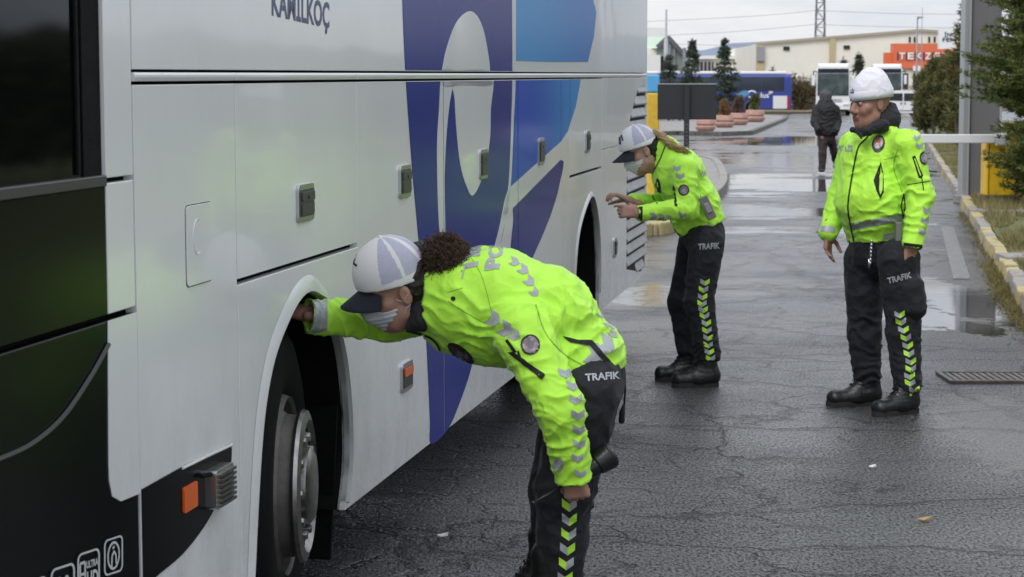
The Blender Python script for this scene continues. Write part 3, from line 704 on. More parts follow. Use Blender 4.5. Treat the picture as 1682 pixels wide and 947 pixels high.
# reflected in the bus side: trees on the verge to the right of the photographer
for i, (x, y, h, r) in enumerate(((6.6, 8.5, 5.5, 1.6), (8.4, 13.5, 6.5, 1.9), (7.8, 4.0, 5.0, 1.7))):
    conifer('verge_fir', x, y, h, r, ('middle one', 'farthest one', 'nearest one')[i]+' of three firs on the verge, only reflected in the bus', 'fir', 120+i, M_pine, bl=.22, step=.24, dens=1, droop=.15, group='firs reflected in the bus')
rs = np.random.RandomState(44); t = empty('hedge', (0, 0, .1)); tag(t, 'long clipped dark hedge row added on the verge to darken reflections in the bus side', 'hedge')  # hedge row added so the bus side mirrors something dark
n = 26000; q = rs.uniform(-12, 95, n); C = np.array(KA)*np.array([1, 1, 0])+np.outer(q, np.array(kd))+np.outer(9.5+rs.uniform(-.5, .5, n), np.array(kn)); C[:, 2] = rs.uniform(.1, 1, n)**.7*(2.3+.4*noise3(np.stack([q*.35, q*0, q*0+3], 1)))
tris_obj('crown', blades(rs, C, np.tile([-.3, 0, .8], (n, 1)), np.full(n, .42), np.full(n, .07), 3, .6), [leafmat('hedge_leaf', (.03, .04, .02), (.10, .10, .05), .5), M_brn], t, np.zeros(n*3))
m = MB()
for a_ in range(-12, 95, 3): p = KA+kd*a_+kn*9.5; m.tube([(p.x, p.y, -.1), (p.x, p.y, 1.6)], .05, 5)
m.build('trunk', M_bark, t)
# grass on the verge
rs = np.random.RandomState(5); n = 52000; s_ = rs.uniform(-4, 55, n)**1.0; o_ = .17+rs.exponential(1.1, n)
s_[:22000] = rs.uniform(-3, 26, 22000)
keep = np.array([noise3(np.array([[a*.9, b*1.3, 0]]))[0] for a, b in zip(s_[:1], o_[:1])]); nn_ = noise3(np.stack([s_*.55, o_*1.3, s_*0], 1)); kp = nn_ > -.16; s_ = s_[kp]; o_ = o_[kp]; n = len(s_)
C = np.array(KA)*np.array([1, 1, 0])+np.outer(s_, np.array(kd))+np.outer(o_, np.array(kn)); C[:, 2] = .1
D = np.tile([0, 0, 1.0], (n, 1)); V = blades(rs, C, D, rs.uniform(.04, .11, n)*(1+.8*(nn_[kp] > .12)), np.full(n, .0035), 3, .5)
o = tris_obj('grass', V, [leafmat('grass_green', (.09, .12, .03), (.19, .18, .07), .9), leafmat('grass_dry', (.27, .21, .11), (.36, .28, .15), 1)], None, (np.repeat(rs.rand(n), 3) < .45).astype(int)); tag(o, 'dry and green grass on the verge behind the kerb', 'grass', kind='stuff')
# weeds at the foot of the kerb, road side
n = 2600; s_ = np.concatenate([rs.normal(2.4, 1.3, 1900), rs.uniform(-2, 14, 700)]); o_ = -np.abs(rs.normal(.02, .06, n))
C = np.array(KA)*np.array([1, 1, 0])+np.outer(s_, np.array(kd))+np.outer(o_, np.array(kn)); C[:, 2] = 0
V = blades(rs, C, np.tile([0, 0, 1.0], (n, 1)), rs.uniform(.02, .075, n), np.full(n, .003), 3, .8)
o = tris_obj('weeds', V, [leafmat('weed_leaf', (.10, .09, .03), (.22, .18, .07), 2)], None); tag(o, 'straggly olive weeds growing along the foot of the kerb', 'weeds', kind='stuff')

# ------------------------------------------------------------------ street furniture
# grey pylon
p = G(1608, 334); t = empty('sign_pylon', (p.x, p.y, 0)); tag(t, 'broad grey metal totem slab standing behind the kerb by the yellow barrier box', 'totem')
M_pg = pbr('pylon_grey', (.155, .15, .155), .45, var=.06, vscale=2, metal=.15); M_ps = pbr('pylon_edge', (.40, .41, .42), .35, metal=.5)
Wp = .57
m = MB(); m.box((.07, .12, 2.6), (.44, .22, 5.0)); m.build('slab', M_pg, t, bevel=.01)
m = MB(); m.box((-.222, .1, 2.6), (.105, .30, 5.0)); m.box((-.19, -.06, 2.6), (.03, .03, 5.0)); m.build('edge_profile', M_ps, t, bevel=.008)
m = MB(); m.box((.32, .1, 3.4), (.05, .2, .95)); m.build('blue_strip', pbr('strip_blue', (.04, .20, .42), .4), t)
m = MB(); m.box((.02, .1, .06), (.7, .4, .12)); m.build('base', M_conc, t, bevel=.01)
# barrier
p = G(1638, 345); t = empty('parking_barrier', (p.x, p.y, .08)); tag(t, 'yellow barrier cabinet with a long level white boom reaching over the lane', 'barrier')
M_yb = pbr('barrier_yellow', (.80, .50, .02), .4, var=.08, vscale=6)
m = MB(); m.box((0, 0, .56), (.42, .36, .86)); m.build('cabinet', M_yb, t, bevel=.025, seg=3)
m = MB(); m.box((0, 0, .065), (.45, .38, .13)); m.build('plinth', pbr('plinth_black', (.03, .03, .03), .6), t, bevel=.01)
m = MB(); m.box((-.17, -.184, .55), (.012, .006, .78)); m.box((.05, -.184, .75), (.16, .006, .10)); m.build('door_seam', pbr('seam_dark', (.25, .15, .01), .6), t)
pa = AT(1505, 226, p.y-.25); pb = AT(1634, 229, p.y-.25)
m = MB(); m.box(((pa.x+pb.x)/2-p.x, -.25, (pa.z+pb.z)/2-.08), (pb.x-pa.x, .05, .125)); m.build('arm', pbr('arm_white', (.82, .82, .83), .35), t, bevel=.012)
m = MB(); m.cyl((-.03, -.30, pb.z-.08), (-.03, -.16, pb.z-.08), .075, n=20); m.box((0, -.24, pb.z-.08), (.2, .07, .17)); m.build('arm_hub', pbr('hub_white', (.7, .7, .72), .4), t, bevel=.008)
# concrete slabs in the verge
for (a, b, lb) in (((1616, 352), (1700, 349), 'flat grey concrete slab in front of the barrier'), ((1655, 430), (1700, 428), 'weathered stone slab lying in the grass near the kerb')):
    p, q = G(*a, .1), G(*b, .1); m = MB(); m.box(((p.x+q.x)/2, p.y+.25, .115), (q.x-p.x, .5, .07)); o = m.build('stone_slab', M_kerb, None, (p.x, p.y, .08), bevel=.01); tag(o, lb, 'slab')
# stones near the kerb
# white sign / box seen through the big fir
p = AT(1640, 122, 60); t = empty('small_sign', (p.x, 60, .1)); tag(t, 'small white box on a thin post seen through the near fir', 'sign')
m = MB(); m.box((0, 0, p.z-.1), (.42, .05, .34)); m.build('plate', M_wl, t); m = MB(); m.cyl((0.1, .05, 0), (.1, .05, p.z), .03, n=8); m.build('post', M_gal, t)
p = G(1550, 212, .1); m = MB(); m.sphere((p.x, p.y, p.z+.25), (.22, .2, .42), 10); o = m.build('boundary_stone', pbr('pale_stone', (.5, .47, .42), .8, var=.2, bump=.4), None, (p.x, p.y, .1), smooth='all'); tag(o, 'rounded pale stone standing under the junipers', 'stone')
# yellow and blue post beside the bus
M_py = pbr('post_yellow', (.72, .47, .05), .55, var=.15, vscale=7); M_pb = pbr('post_blue', (.10, .38, .68), .5, var=.06, vscale=5)
p = G(1072, 378); Yp = p.y+.3; c = AT(1072, 200, Yp); hp = AT(1072, 122, Yp).z; t = empty('marker_post', (c.x, Yp, .1)); tag(t, 'square yellow post with sky blue top standing behind the bus', 'post')
hb = AT(1072, 152, Yp).z; m = MB(); m.box((0, 0, (hb-.1)/2), (.155, .155, hb-.1)); m.build('shaft', M_py, t, bevel=.02, seg=3)
m = MB(); m.box((0, 0, (hb+hp)/2-.1), (.157, .157, hp-hb)); m.build('cap', M_pb, t, bevel=.022, seg=3)
# black sign board seen from behind
Ys = 25.5; p = AT(1127, 240, Ys); t = empty('sign_board', (p.x, Ys, .1)); tag(t, 'black rectangular sign board on a dark post, seen from behind', 'sign')
M_bk = pbr('board_black', (.022, .023, .028), .55, var=.1, vscale=4); a, b = AT(1080, 196, Ys), AT(1177, 138, Ys)
m = MB(); m.box(((a.x+b.x)/2-p.x, 0, (a.z+b.z)/2-.1), (b.x-a.x, .03, b.z-a.z)); m.build('board', M_bk, t, bevel=.004)
m = MB(); m.box(((a.x+b.x)/2-p.x, .0, b.z-.1+.004), (b.x-a.x+.006, .04, .012)); m.build('top_rail', pbr('rail_grey', (.35, .36, .38), .5), t)
m = MB(); m.box((0, -.045, (b.z-.1)/2), (.062, .05, b.z-.1)); m.build('post', M_bk, t, bevel=.004)
m = MB()
for i in range(26): m.box((0, -.0715, .06+i*.045), (.018, .004, .022))
m.build('perforation', pbr('perf_grey', (.11, .11, .12), .5), t)
# terracotta bowls with plants
M_tc = pbr('terracotta_concrete', (.42, .25, .20), .8, var=.18, vscale=4, bump=.3); first = None
cone = [(.02, .55), (.36, .55), (.40, .5), (.42, .33), (.36, .28), (.36, .26), (.44, .2), (.42, .1), (.34, .03), (.30, 0), (.01, 0)]
for i, (px, yb_, lb, pc, kindp) in enumerate(((1159, 215, 'empty looking terracotta flower bowl under the black sign board, nearest of the four', None, 0), (1190, 209, 'second terracotta flower bowl, with a brown dry plant', M_brn, 1), (1213, 205, 'third terracotta flower bowl, with a greyish brown dry plant', leafmat('greybrown_leaf', (.13, .085, .07), (.18, .13, .11)), 1), (1240, 200, 'farthest terracotta flower bowl, with an olive rounded plant', M_jun, 1))):
    p = G(px, yb_, .13); sc = 1.0
    t = empty('flower_bowl', (p.x, p.y, .13)); tag(t, lb, 'flower bowl', 'terracotta bowls on the left pavement')
    k = p.y/92; m = MB(); m.lathe([(r_*k, z_*k*.95) for r_, z_ in cone[::-1]], 28); m.build('bowl', M_tc, t, smooth=50)
    m = MB(); m.cyl((0, 0, .4*k), (0, 0, .5*k), .34*k, n=20); m.build('soil', M_earth, t)
    if pc is not None:
        q = bush('bowl_plant', p.x, p.y, .75*k, .27*k, ('', 'brown dry conical plant in the second flower bowl', 'greyish dry plant in the third flower bowl', 'olive rounded plant in the farthest flower bowl')[i], 'plant', 140+i, pc, n=900, bl=.12, zb=.13+.45*k, lobes=7, group='plants in the flower bowls')
# litter
for (px, py, lb, c, sx) in ((1517, 856, 'small pale brown fallen leaf lying on the cracked asphalt', (.4, .25, .12), .035), (1432, 769, 'tiny white scrap lying on the asphalt', (.7, .7, .7), .02), (725, 883, 'tiny white cigarette end near the bus', (.7, .7, .68), .025)):
    p = G(px, py); m = MB(); V = [(p.x-sx*.7, p.y, .012), (p.x, p.y-sx*.4, .008), (p.x+sx, p.y+sx*.2, .02), (p.x, p.y+sx*.5, .01)]; m.add(V+[(a_, b__, .006) for a_, b__, _ in V], [[0, 1, 2, 3], [7, 6, 5, 4], [0, 4, 5, 1], [1, 5, 6, 2], [2, 6, 7, 3], [3, 7, 4, 0]])
    o = m.build('litter', pbr('litter'+lb[:14].replace(' ', '_'), c, .8), None, (p.x, p.y, 0)); tag(o, lb, 'litter')
# ================================================================== COACHES
M_pw = pbr('coach_white', (.80, .81, .81), .24, coat=.3, var=.03, vscale=.8)
def dirt(m):
    t = m.node_tree; b = t.nodes['Principled BSDF']; tc_ = t.nodes.new('ShaderNodeTexCoord'); sp = t.nodes.new('ShaderNodeSeparateXYZ'); t.links.new(tc_.outputs['Object'], sp.inputs[0])
    mp_ = t.nodes.new('ShaderNodeMapping'); mp_.inputs['Scale'].default_value = (1, 2.5, 1.2); t.links.new(tc_.outputs['Object'], mp_.inputs[0])
    n = t.nodes.new('ShaderNodeTexNoise'); n.inputs['Scale'].default_value = 3.5; n.inputs['Detail'].default_value = 9; n.inputs['Roughness'].default_value = .72; t.links.new(mp_.outputs[0], n.inputs[0])
    r1 = t.nodes.new('ShaderNodeMapRange'); r1.inputs[1].default_value = 1.0; r1.inputs[2].default_value = .25; r1.inputs[3].default_value = .0; r1.inputs[4].default_value = .38; t.links.new(sp.outputs[2], r1.inputs[0])
    r2 = t.nodes.new('ShaderNodeMapRange'); r2.inputs[1].default_value = .40; r2.inputs[2].default_value = .72; t.links.new(n.outputs[0], r2.inputs[0])
    mu = t.nodes.new('ShaderNodeMath'); mu.operation = 'MULTIPLY'; t.links.new(r1.outputs[0], mu.inputs[0]); t.links.new(r2.outputs[0], mu.inputs[1])
    ad = t.nodes.new('ShaderNodeMath'); ad.operation = 'MULTIPLY_ADD'; ad.inputs[1].default_value = .03; t.links.new(r2.outputs[0], ad.inputs[0]); t.links.new(mu.outputs[0], ad.inputs[2])
    mi_ = t.nodes.new('ShaderNodeMix'); mi_.data_type = 'RGBA'; t.links.new(ad.outputs[0], mi_.inputs[0]); src = b.inputs['Base Color'].links[0].from_socket; t.links.new(src, mi_.inputs[6]); mi_.inputs[7].default_value = (.20, .185, .16, 1)
    t.links.new(mi_.outputs[2], b.inputs['Base Color'])
    rg = t.nodes.new('ShaderNodeMapRange'); rg.inputs[3].default_value = .22; rg.inputs[4].default_value = .6; t.links.new(ad.outputs[0], rg.inputs[0]); t.links.new(rg.outputs[0], b.inputs['Roughness'])
    # slight waviness of the sheet metal
    n2 = t.nodes.new('ShaderNodeTexNoise'); n2.inputs['Scale'].default_value = 1.6; n2.inputs['Detail'].default_value = 1; t.links.new(tc_.outputs['Object'], n2.inputs[0])
    bb = t.nodes.new('ShaderNodeBump'); bb.inputs['Strength'].default_value = .25; bb.inputs['Distance'].default_value = .02; t.links.new(n2.outputs[0], bb.inputs['Height']); t.links.new(bb.outputs[0], b.inputs['Normal']); t.links.new(bb.outputs[0], b.inputs['Coat Normal'])
dirt(M_pw)
M_navy = pbr('coach_navy', (.020, .038, .19), .22, spec=.3, coat=.12)
M_purp = pbr('coach_violet_blue', (.058, .052, .16), .22, spec=.3, coat=.12)
M_lblue = pbr('coach_light_blue', (.035, .20, .50), .22, spec=.3, coat=.12, col2=(.09, .30, .56), vscale=.5)
M_blu2 = pbr('coach_mid_blue', (.03, .10, .40), .22, spec=.3, coat=.12)
M_pblk = pbr('coach_black', (.0045, .0065, .006), .22, spec=.07)
M_gls = pbr('tinted_glass', (.003, .004, .004), .05, spec=.14)
M_rub = pbr('rubber', (.007, .007, .007), .85, spec=.15, var=.3, vscale=20, bump=.2, bscale=120)
M_alu = pbr('brushed_metal', (.55, .55, .56), .32, metal=1)
M_dalu = pbr('dark_metal', (.10, .10, .105), .4, metal=.7)
M_chr = pbr('chrome', (.30, .29, .28), .36, metal=1, var=.25, vscale=25)
M_rimg = pbr('wheel_paint_grey', (.13, .12, .11), .6, metal=.2, var=.3, vscale=9, bump=.2)
M_org = pbr('orange_reflector', (.75, .13, .02), .3)
M_und = pbr('underbody', (.009, .009, .009), .9, spec=.15, var=.3, vscale=4)

bd = ray(1478, 122).normalized(); be = bd; bn = Vector((bd.y, -bd.x, 0)).normalized(); bu_ = bn.cross(be).normalized()
P0 = G(567, 838, .28)
def onplane(px, py):
    d = ray(px, py); return _C+d*((P0-_C).dot(bn)/d.dot(bn))
W0 = onplane(492, 797); O0 = Vector((W0.x, W0.y, 0))
BM = Matrix(((bn.x, be.x, bu_.x, O0.x), (bn.y, be.y, bu_.y, O0.y), (bn.z, be.z, bu_.z, O0.z), (0, 0, 0, 1)))
def B(px, py):
    v = onplane(px, py)-O0; return (v.dot(be), v.dot(bu_))
bus = empty('coach', mat=BM); tag(bus, 'large white coach with navy and light blue swoosh livery filling the left of the picture', 'coach')
SU = lambda s, u, t: (t, s, u)
ul = B(600, 118)[1]; us1 = ul-.003; us0 = B(385, 132)[1]                    # seam above the ledge; ledge; below
ubot = B(567, 838)[1]; uhb = B(392, 465)[1]
sA, sB, sC, sD, sE, sF, sG, sH, sI = [B(x, 121)[0] for x in (217, 385, 585, 727, 850, 921, 936, 989, 1061)]
sI += .02; UT = 2.25; g = .004
def panel(name, poly, mat=M_pw, t0=-.03, t1=0, bev=.0022):
    m = MB(); m.prism(poly, SU, t0, t1); return m.build(name, mat, bus, bevel=bev)
def rect(s0, s1, u0, u1): return [(s0+g, u0+g), (s1-g, u0+g), (s1-g, u1-g), (s0+g, u1-g)]
# dark backing shows in the seams; it leaves the wheel arches open
m = MB()
sf0 = B(0, 121)[0]-1.0
fa0, fa1 = B(413, 947)[0], B(575, 700)[0]; ra0, ra1 = B(941, 470)[0], B(987, 470)[0]; uf = B(505, 446)[1]; ur = B(966, 322)[1]
# front arch opening
arch = [B(x, y) for x, y in ((567, 838), (575, 760), (574, 680), (567, 600), (556, 545), (540, 500), (522, 483), (505, 478), (488, 492), (470, 525), (447, 585), (432, 660), (424, 740), (418, 840), (413, 947))]
arch.append((arch[-1][0]-.01, ubot)); arch = smooth_path(arch[:-1], 4, False)+[arch[-1]]
uam = max(p[1] for p in arch)
ram = [B(x, y) for x, y in ((984, 480), (984.5, 420), (982, 370), (977, 335), (971, 322), (963, 335), (952, 370), (946, 410), (942, 473))]
wR = (ram[0][0]+ram[-1][0])/2
rarch = [(ram[0][0], ubot)]+smooth_path(ram, 4, False)+[(ram[-1][0]-.02, ubot)]; urm = max(p[1] for p in rarch)
for s0, s1, u0 in ((sf0, fa0-.02, ubot+.05), (fa1+.03, rarch[-1][0]-.03, ubot+.05), (rarch[0][0]+.03, sI-.05, ubot+.05), (fa0-.02, fa1+.03, uam+.03), (rarch[-1][0]-.03, rarch[0][0]+.03, urm+.03)):
    m.box((-.0355-1.21, (s0+s1)/2, (u0+UT)/2), (2.42, s1-s0, UT-u0))
m.build('chassis', M_und, bus)
m = MB(); m.box((-1.25, (fa0+fa1)/2, .75), (.9, fa1-fa0+.3, .7)); m.box((-1.25, wR, .75), (.9, 1.4, .7)); m.cyl((-.25, 0, .47), (-2.2, 0, .47), .09); m.cyl((-.25, wR, .42), (-2.2, wR, .42), .09)
m.build('axle', M_und, bus)
# panels of the side
panel('upper_side', [(sA+g, ul+g), (sI, ul+g), (sI, UT), (sA+g, UT)])
for s0, s1 in ((sA, B(262, 121)[0]), (B(262, 121)[0], sB), (sB, sC), (sC, sD), (sD, sE), (sE, sH), (sH, sI)):
    m = MB(); m.prism([(-.03, us0), (.003, us0), (.007, us0+.010), (.007, us1-.006), (.003, us1), (-.03, us1)], lambda a, b, t: (a, t, b), s0+.003, s1-.003); m.build('ledge', M_pw, bus, bevel=.002)
ue = us0-.004
flap = [B(x, y) for x, y in ((303, 338), (346, 332), (348, 460), (307, 470))]
fs0, fs1 = (flap[0][0]+flap[3][0])/2, (flap[1][0]+flap[2][0])/2; fu0, fu1 = (flap[2][1]+flap[3][1])/2, (flap[0][1]+flap[1][1])/2
panel('front_locker', rect(sA, sB, ubot, ue))
panel('luggage_hatch', rect(sB, sC, uhb+.008, ue))
pb_top = B(650, 470)[1]
low = [(sB+g, ubot)]+[p for p in arch[::-1]]+[(sD-g, ubot), (sD-g, pb_top), (sC+g, pb_top), (sC+g, uhb-.004), (sB+g, uhb-.004)]
panel('wheel_arch_panel', low)
panel('luggage_hatch', rect(sC, sD, pb_top+.004, ue)); panel('luggage_hatch', rect(sD, sE, ubot, ue)); panel('luggage_hatch', rect(sE, sF, ubot, ue)); panel('side_panel', rect(sF, sG, ubot, ue))
uh2 = B(960, 284)[1]
panel('small_hatch', rect(sG, sH, uh2+.008, ue))
rl = [(sG-.0+g, ubot)]+[p for p in rarch[::-1] if p[0] > sG+g and p[0] < sH-g]+[(sH-g, ubot), (sH-g, uh2-.004), (sG+g, uh2-.004)]
panel('rear_arch_panel', rl)
gx0 = [B(x, y) for x, y in ((1049, 142), (1062, 142), (1062, 425), (1052, 446), (1029, 442), (1029, 235), (1036, 190))]; sr = gx0[1][0]
panel('engine_panel', [(sH+g, ubot), (sI-g, ubot), (sI-g, ue), (sH+g, ue), (sH+g, gx0[5][1]), gx0[5], gx0[6], gx0[0], (sI-g-.012, gx0[0][1]), (sI-g-.012, gx0[3][1]), gx0[3], gx0[4], (gx0[4][0]-.004, gx0[5][1]-.004), (sH+g, gx0[5][1]-.004)])
# front panels beside the driver
sW = B(172, 200)[0]; uw0 = B(172, 297)[1]; um0 = B(200, 515)[1]; uw1 = B(219, 291)[1]
ulo = .22
panel('window_pillar', [(sW, uw0+.006), (sA-.008, uw0+.006), (sA-.008, UT), (sW-.0, UT)])
panel('mid_panel_white', [(sW+.001, um0+.008), (sA-.008, um0+.008), (sA-.008, uw0-.006), (sW+.001, uw0-.006)])
panel('mid_panel_black', [(sf0, um0+.008), (sW-.001, um0+.008), (sW-.001, uw0-.012), (sf0, uw0-.012)], M_pblk, bev=.006)
bw = [B(x, y) for x, y in ((230, 515), (176, 533), (176, 600), (177, 760), (178, 790), (183, 815), (197, 823), (232, 808))]
bw[0] = (sA-.008, um0-.006); bw[1] = (bw[1][0], um0-.006); bw[-1] = (sA-.008, bw[-1][1])
bpoly = [(sf0, ulo), (sA-.008, ulo), (sA-.008, um0-.006), (sf0, um0-.006)]
panel('bumper', bpoly, M_pblk, bev=.006)
def decal(name, polys, mat, t=.0018, th=.0012, seams=True, parent=None):
    m = MB(); s_ed = [sf0, sW, sA, sB, sC, sD, sE, sF, sG, sH, sI]
    for P in polys:
        cells = [(-9, 99, -9, 99)]
        if seams:
            cells = []
            for a, b in zip(s_ed[:-1], s_ed[1:]): cells.append((a+g+.002, b-g-.002, -9, ue-g-.002))
            cells.append((sA+g+.002, sI, ul+g+.004, 9))
        for c in cells:
            Q = clip_poly(P, c[0], c[1], c[2], c[3])
            if len(Q) >= 3:
                Q2 = [Q[i] for i in range(len(Q)) if (Q[i][0]-Q[i-1][0])**2+(Q[i][1]-Q[i-1][1])**2 > 1e-9]
                if len(Q2) >= 3: m.prism(Q2, SU, t-th, t)
    return m.build(name, mat, parent or bus)
PX = lambda pts, n=6, sm=True: smooth_path([B(x, y) for x, y in pts], n) if sm else [B(x, y) for x, y in pts]
decal('bumper_white_field', [bw], M_pw, seams=False, t=.003, th=.002)
wedge = smooth_path([B(x, y) for x, y in ((379, 728), (378, 760), (366, 800), (340, 855), (300, 908), (255, 947), (228, 975))], 5, False)
wedge += [(sA+g+.002, wedge[-1][1]), (sA+g+.002, B(232, 803)[1]), B(300, 765)]
decal('black_wedge', [wedge], M_pblk, seams=False, t=.003, th=.002)
m = MB(); m.tube([SU(*B(x, y), .004) for x, y in ((297, 769), (340, 748), (379, 730))], .004, 6); m.build('wedge_highlight_strip', M_pw, bus)
cl = smooth_path([(-60, 775), (0, 752), (50, 728), (100, 685), (145, 620), (176, 565)], 6, False)
m = MB(); m.tube([SU(*B(x, y), .004) for x, y in cl], .0055, 6); m.build('bumper_highlight_line', pbr('highlight_grey', (.045, .05, .05), .35), bus)  # raised line in paler grey paints a highlight across the black bumper
# glass
gl = [(sf0, B(160, 299)[1]), (B(158, 200)[0], B(160, 299)[1]), (B(158, 200)[0], UT), (sf0, UT)]
m = MB(); m.prism(gl, SU, -.03, -.012); m.build('driver_window', M_gls, bus)
m = MB(); sg_ = B(158, 200)[0]; m.prism([(sg_-.06, uw0), (sW-.004, uw0), (sW-.004, UT), (sg_-.06, UT)], SU, -.03, -.008); m.prism([(B(128, 100)[0], uw0+.02), (B(133, 100)[0], uw0+.02), (B(133, 100)[0], UT), (B(128, 100)[0], UT)], SU, -.012, -.004)
m.build('window_gasket', M_rub, bus, bevel=.003)
m = MB(); m.prism([(sf0, uw0-.012), (sW-.002, uw0-.012), (sW-.002, uw0+.014), (sf0, uw0+.014)], SU, -.02, .004); m.build('window_sill', M_dalu, bus, bevel=.003)
# upper works (above the picture)
m = MB(); m.prism([(sf0, UT), (sI, UT), (sI, 3.35), (sf0, 3.35)], SU, -.03, -.004); m.build('side_glass', M_gls, bus)
m = MB(); m.prism([(0, ubot+.1), (0, 3.35), (-.25, 3.62), (-2.25, 3.62), (-2.5, 3.35), (-2.5, ubot+.1)], lambda a, b, t: (a, t, b), sf0-.35, sf0); m.build('front_end', M_pblk, bus, bevel=.06, seg=3)
m = MB(); m.prism([(0, 3.352), (-.25, 3.62), (-2.25, 3.62), (-2.5, 3.352)], lambda a, b, t: (a, t, b), sf0, sI); m.build('roof', M_pw, bus)
m = MB(); m.prism([(-2.46, ubot+.05), (-2.46, 3.35), (-2.5, 3.35), (-2.5, ubot+.05)], lambda a, b, t: (a, t, b), sf0, sI); m.build('far_side', M_pw, bus)
m = MB(); m.box((-2.42, (sf0+sI)/2, .24), (.06, sI-sf0-.3, .26)); m.box((-1.4, (fa1+rarch[-1][0])/2, .30), (1.7, rarch[-1][0]-fa1-.5, .16)); m.build('underfloor_light_block', M_und, bus)  # boxes added below the floor to block light coming in under the bus
m = MB(); m.prism([(0, ubot+.02), (0, 3.35), (-2.46, 3.35), (-2.46, ubot+.02)], lambda a, b, t: (a, t, b), sI+.0, sI+.10); m.build('rear_end', M_pw, bus, bevel=.05, seg=4)
# door of mirror not in view
# livery
NAV = [(661, -80), (850, -80), (845, 0), (845, 118), (842, 200), (838, 300), (833, 345), (825, 385), (812, 435), (800, 490), (788, 545), (772, 610), (755, 660), (735, 705), (708, 728), (706, 690), (703, 620), (700, 560), (693, 460), (686, 380), (677, 280), (671, 200), (666, 125), (663, 60), (661, 0)]
nv = PX(NAV, 4)
def grad(name, c1, c2, s0, s1, u0=None, u1=None):
    m = pbr(name, c1, .24, spec=.14); t = m.node_tree; b = t.nodes['Principled BSDF']; tc_ = t.nodes.new('ShaderNodeTexCoord'); sp = t.nodes.new('ShaderNodeSeparateXYZ'); t.links.new(tc_.outputs['Object'], sp.inputs[0])
    def r(i, a, b_):
        n = t.nodes.new('ShaderNodeMapRange'); n.interpolation_type = 'SMOOTHSTEP'; n.inputs[1].default_value = a; n.inputs[2].default_value = b_; t.links.new(sp.outputs[i], n.inputs[0]); return n.outputs[0]
    f = r(1, s0, s1)
    if u0 is not None:
        mm_ = t.nodes.new('ShaderNodeMath'); mm_.operation = 'MULTIPLY'; t.links.new(f, mm_.inputs[0]); t.links.new(r(2, u0, u1), mm_.inputs[1]); f = mm_.outputs[0]
    mi_ = t.nodes.new('ShaderNodeMix'); mi_.data_type = 'RGBA'; t.links.new(f, mi_.inputs[0]); mi_.inputs[6].default_value = (*c1, 1); mi_.inputs[7].default_value = (*c2, 1); t.links.new(mi_.outputs[2], b.inputs['Base Color']); return m
M_nvg = grad('livery_navy_to_violet', (.006, .020, .23), (.024, .030, .23), B(720, 121)[0], B(835, 121)[0], B(800, 440)[1], B(800, 300)[1])
M_blg = grad('livery_blue_to_azure', (.016, .085, .50), (.04, .26, .62), B(870, 121)[0], B(950, 121)[0])
M_upg = grad('livery_azure', (.035, .29, .66), (.02, .17, .54), B(850, 121)[0], B(975, 121)[0])
decal('navy_livery', [nv], M_nvg)
VIO = [(790, -80), (844, -80), (844, 118), (841, 200), (837, 300), (832, 350), (815, 420), (770, 380), (790, 300), (806, 200), (803, 100), (795, 30)]
decal('violet_livery', [PX([(851, 322), (921, 262), (919, 300), (905, 350), (880, 410), (850, 470), (835, 440), (838, 412), (843, 365)], 4)], M_nvg, t=.0024)
up = B(600, 100)[1]
decal('light_blue_livery', [PX([(845, -60), (965, -60), (974, 0), (979, 20), (975, 60), (965, 101), (905, 101), (845, 99)], 3, False)], M_upg, t=.0024)
decal('mid_blue_livery', [PX([(846, 120), (955, 120), (951, 145), (945, 175), (932, 215), (912, 246), (880, 274), (838, 311), (842, 250), (845, 180)], 3, False)], M_blg, t=.0024)
0 and decal('azure_livery', [PX([(922, 120), (955, 120), (951, 145), (945, 175), (932, 215), (922, 232), (915, 180)], 3, False)], M_lblue, t=.0054)
WH = [PX([(769, 18), (751, 33), (738, 62), (728, 100), (726, 140), (760, 140), (806, 140), (804, 118), (802, 95), (794, 52), (783, 26)], 4),
      PX([(745, 120), (806, 120), (805, 180), (804, 225), (798, 265), (788, 300), (775, 321), (765, 305), (755, 270), (749, 215), (746, 165)], 4),
      PX([(726, 115), (746, 122), (738, 165), (732, 225), (729, 300), (730, 385), (722, 388), (718, 320), (717, 240), (720, 185)], 4),
      PX([(840, -80), (846, -80), (846, 118), (843, 200), (839, 290), (833, 345), (824, 385), (814, 425), (806, 425), (818, 380), (828, 330), (835, 300), (839, 200), (841, 118)], 4),
      PX([(836, 308), (921, 232), (921, 261), (833, 350), (825, 352)], 3, False)]
decal('white_livery', WH, M_pw, t=.0031)
# name lettering
def bus_text(s, q, mat, name, t=.0006, bold=.03):
    V, F = text_tris(s, bold); q = [B(*p) for p in q]; m = MB(); m.add([SU(*quadmap(q, x, y), t) for x, y in V], F); return m.build(name, mat, bus)
bus_text('KAMİLKOÇ', ((446, 36), (541, 57), (541, -10), (446, -36)), pbr('letter_navy', (.02, .03, .13), .3), 'name_lettering')
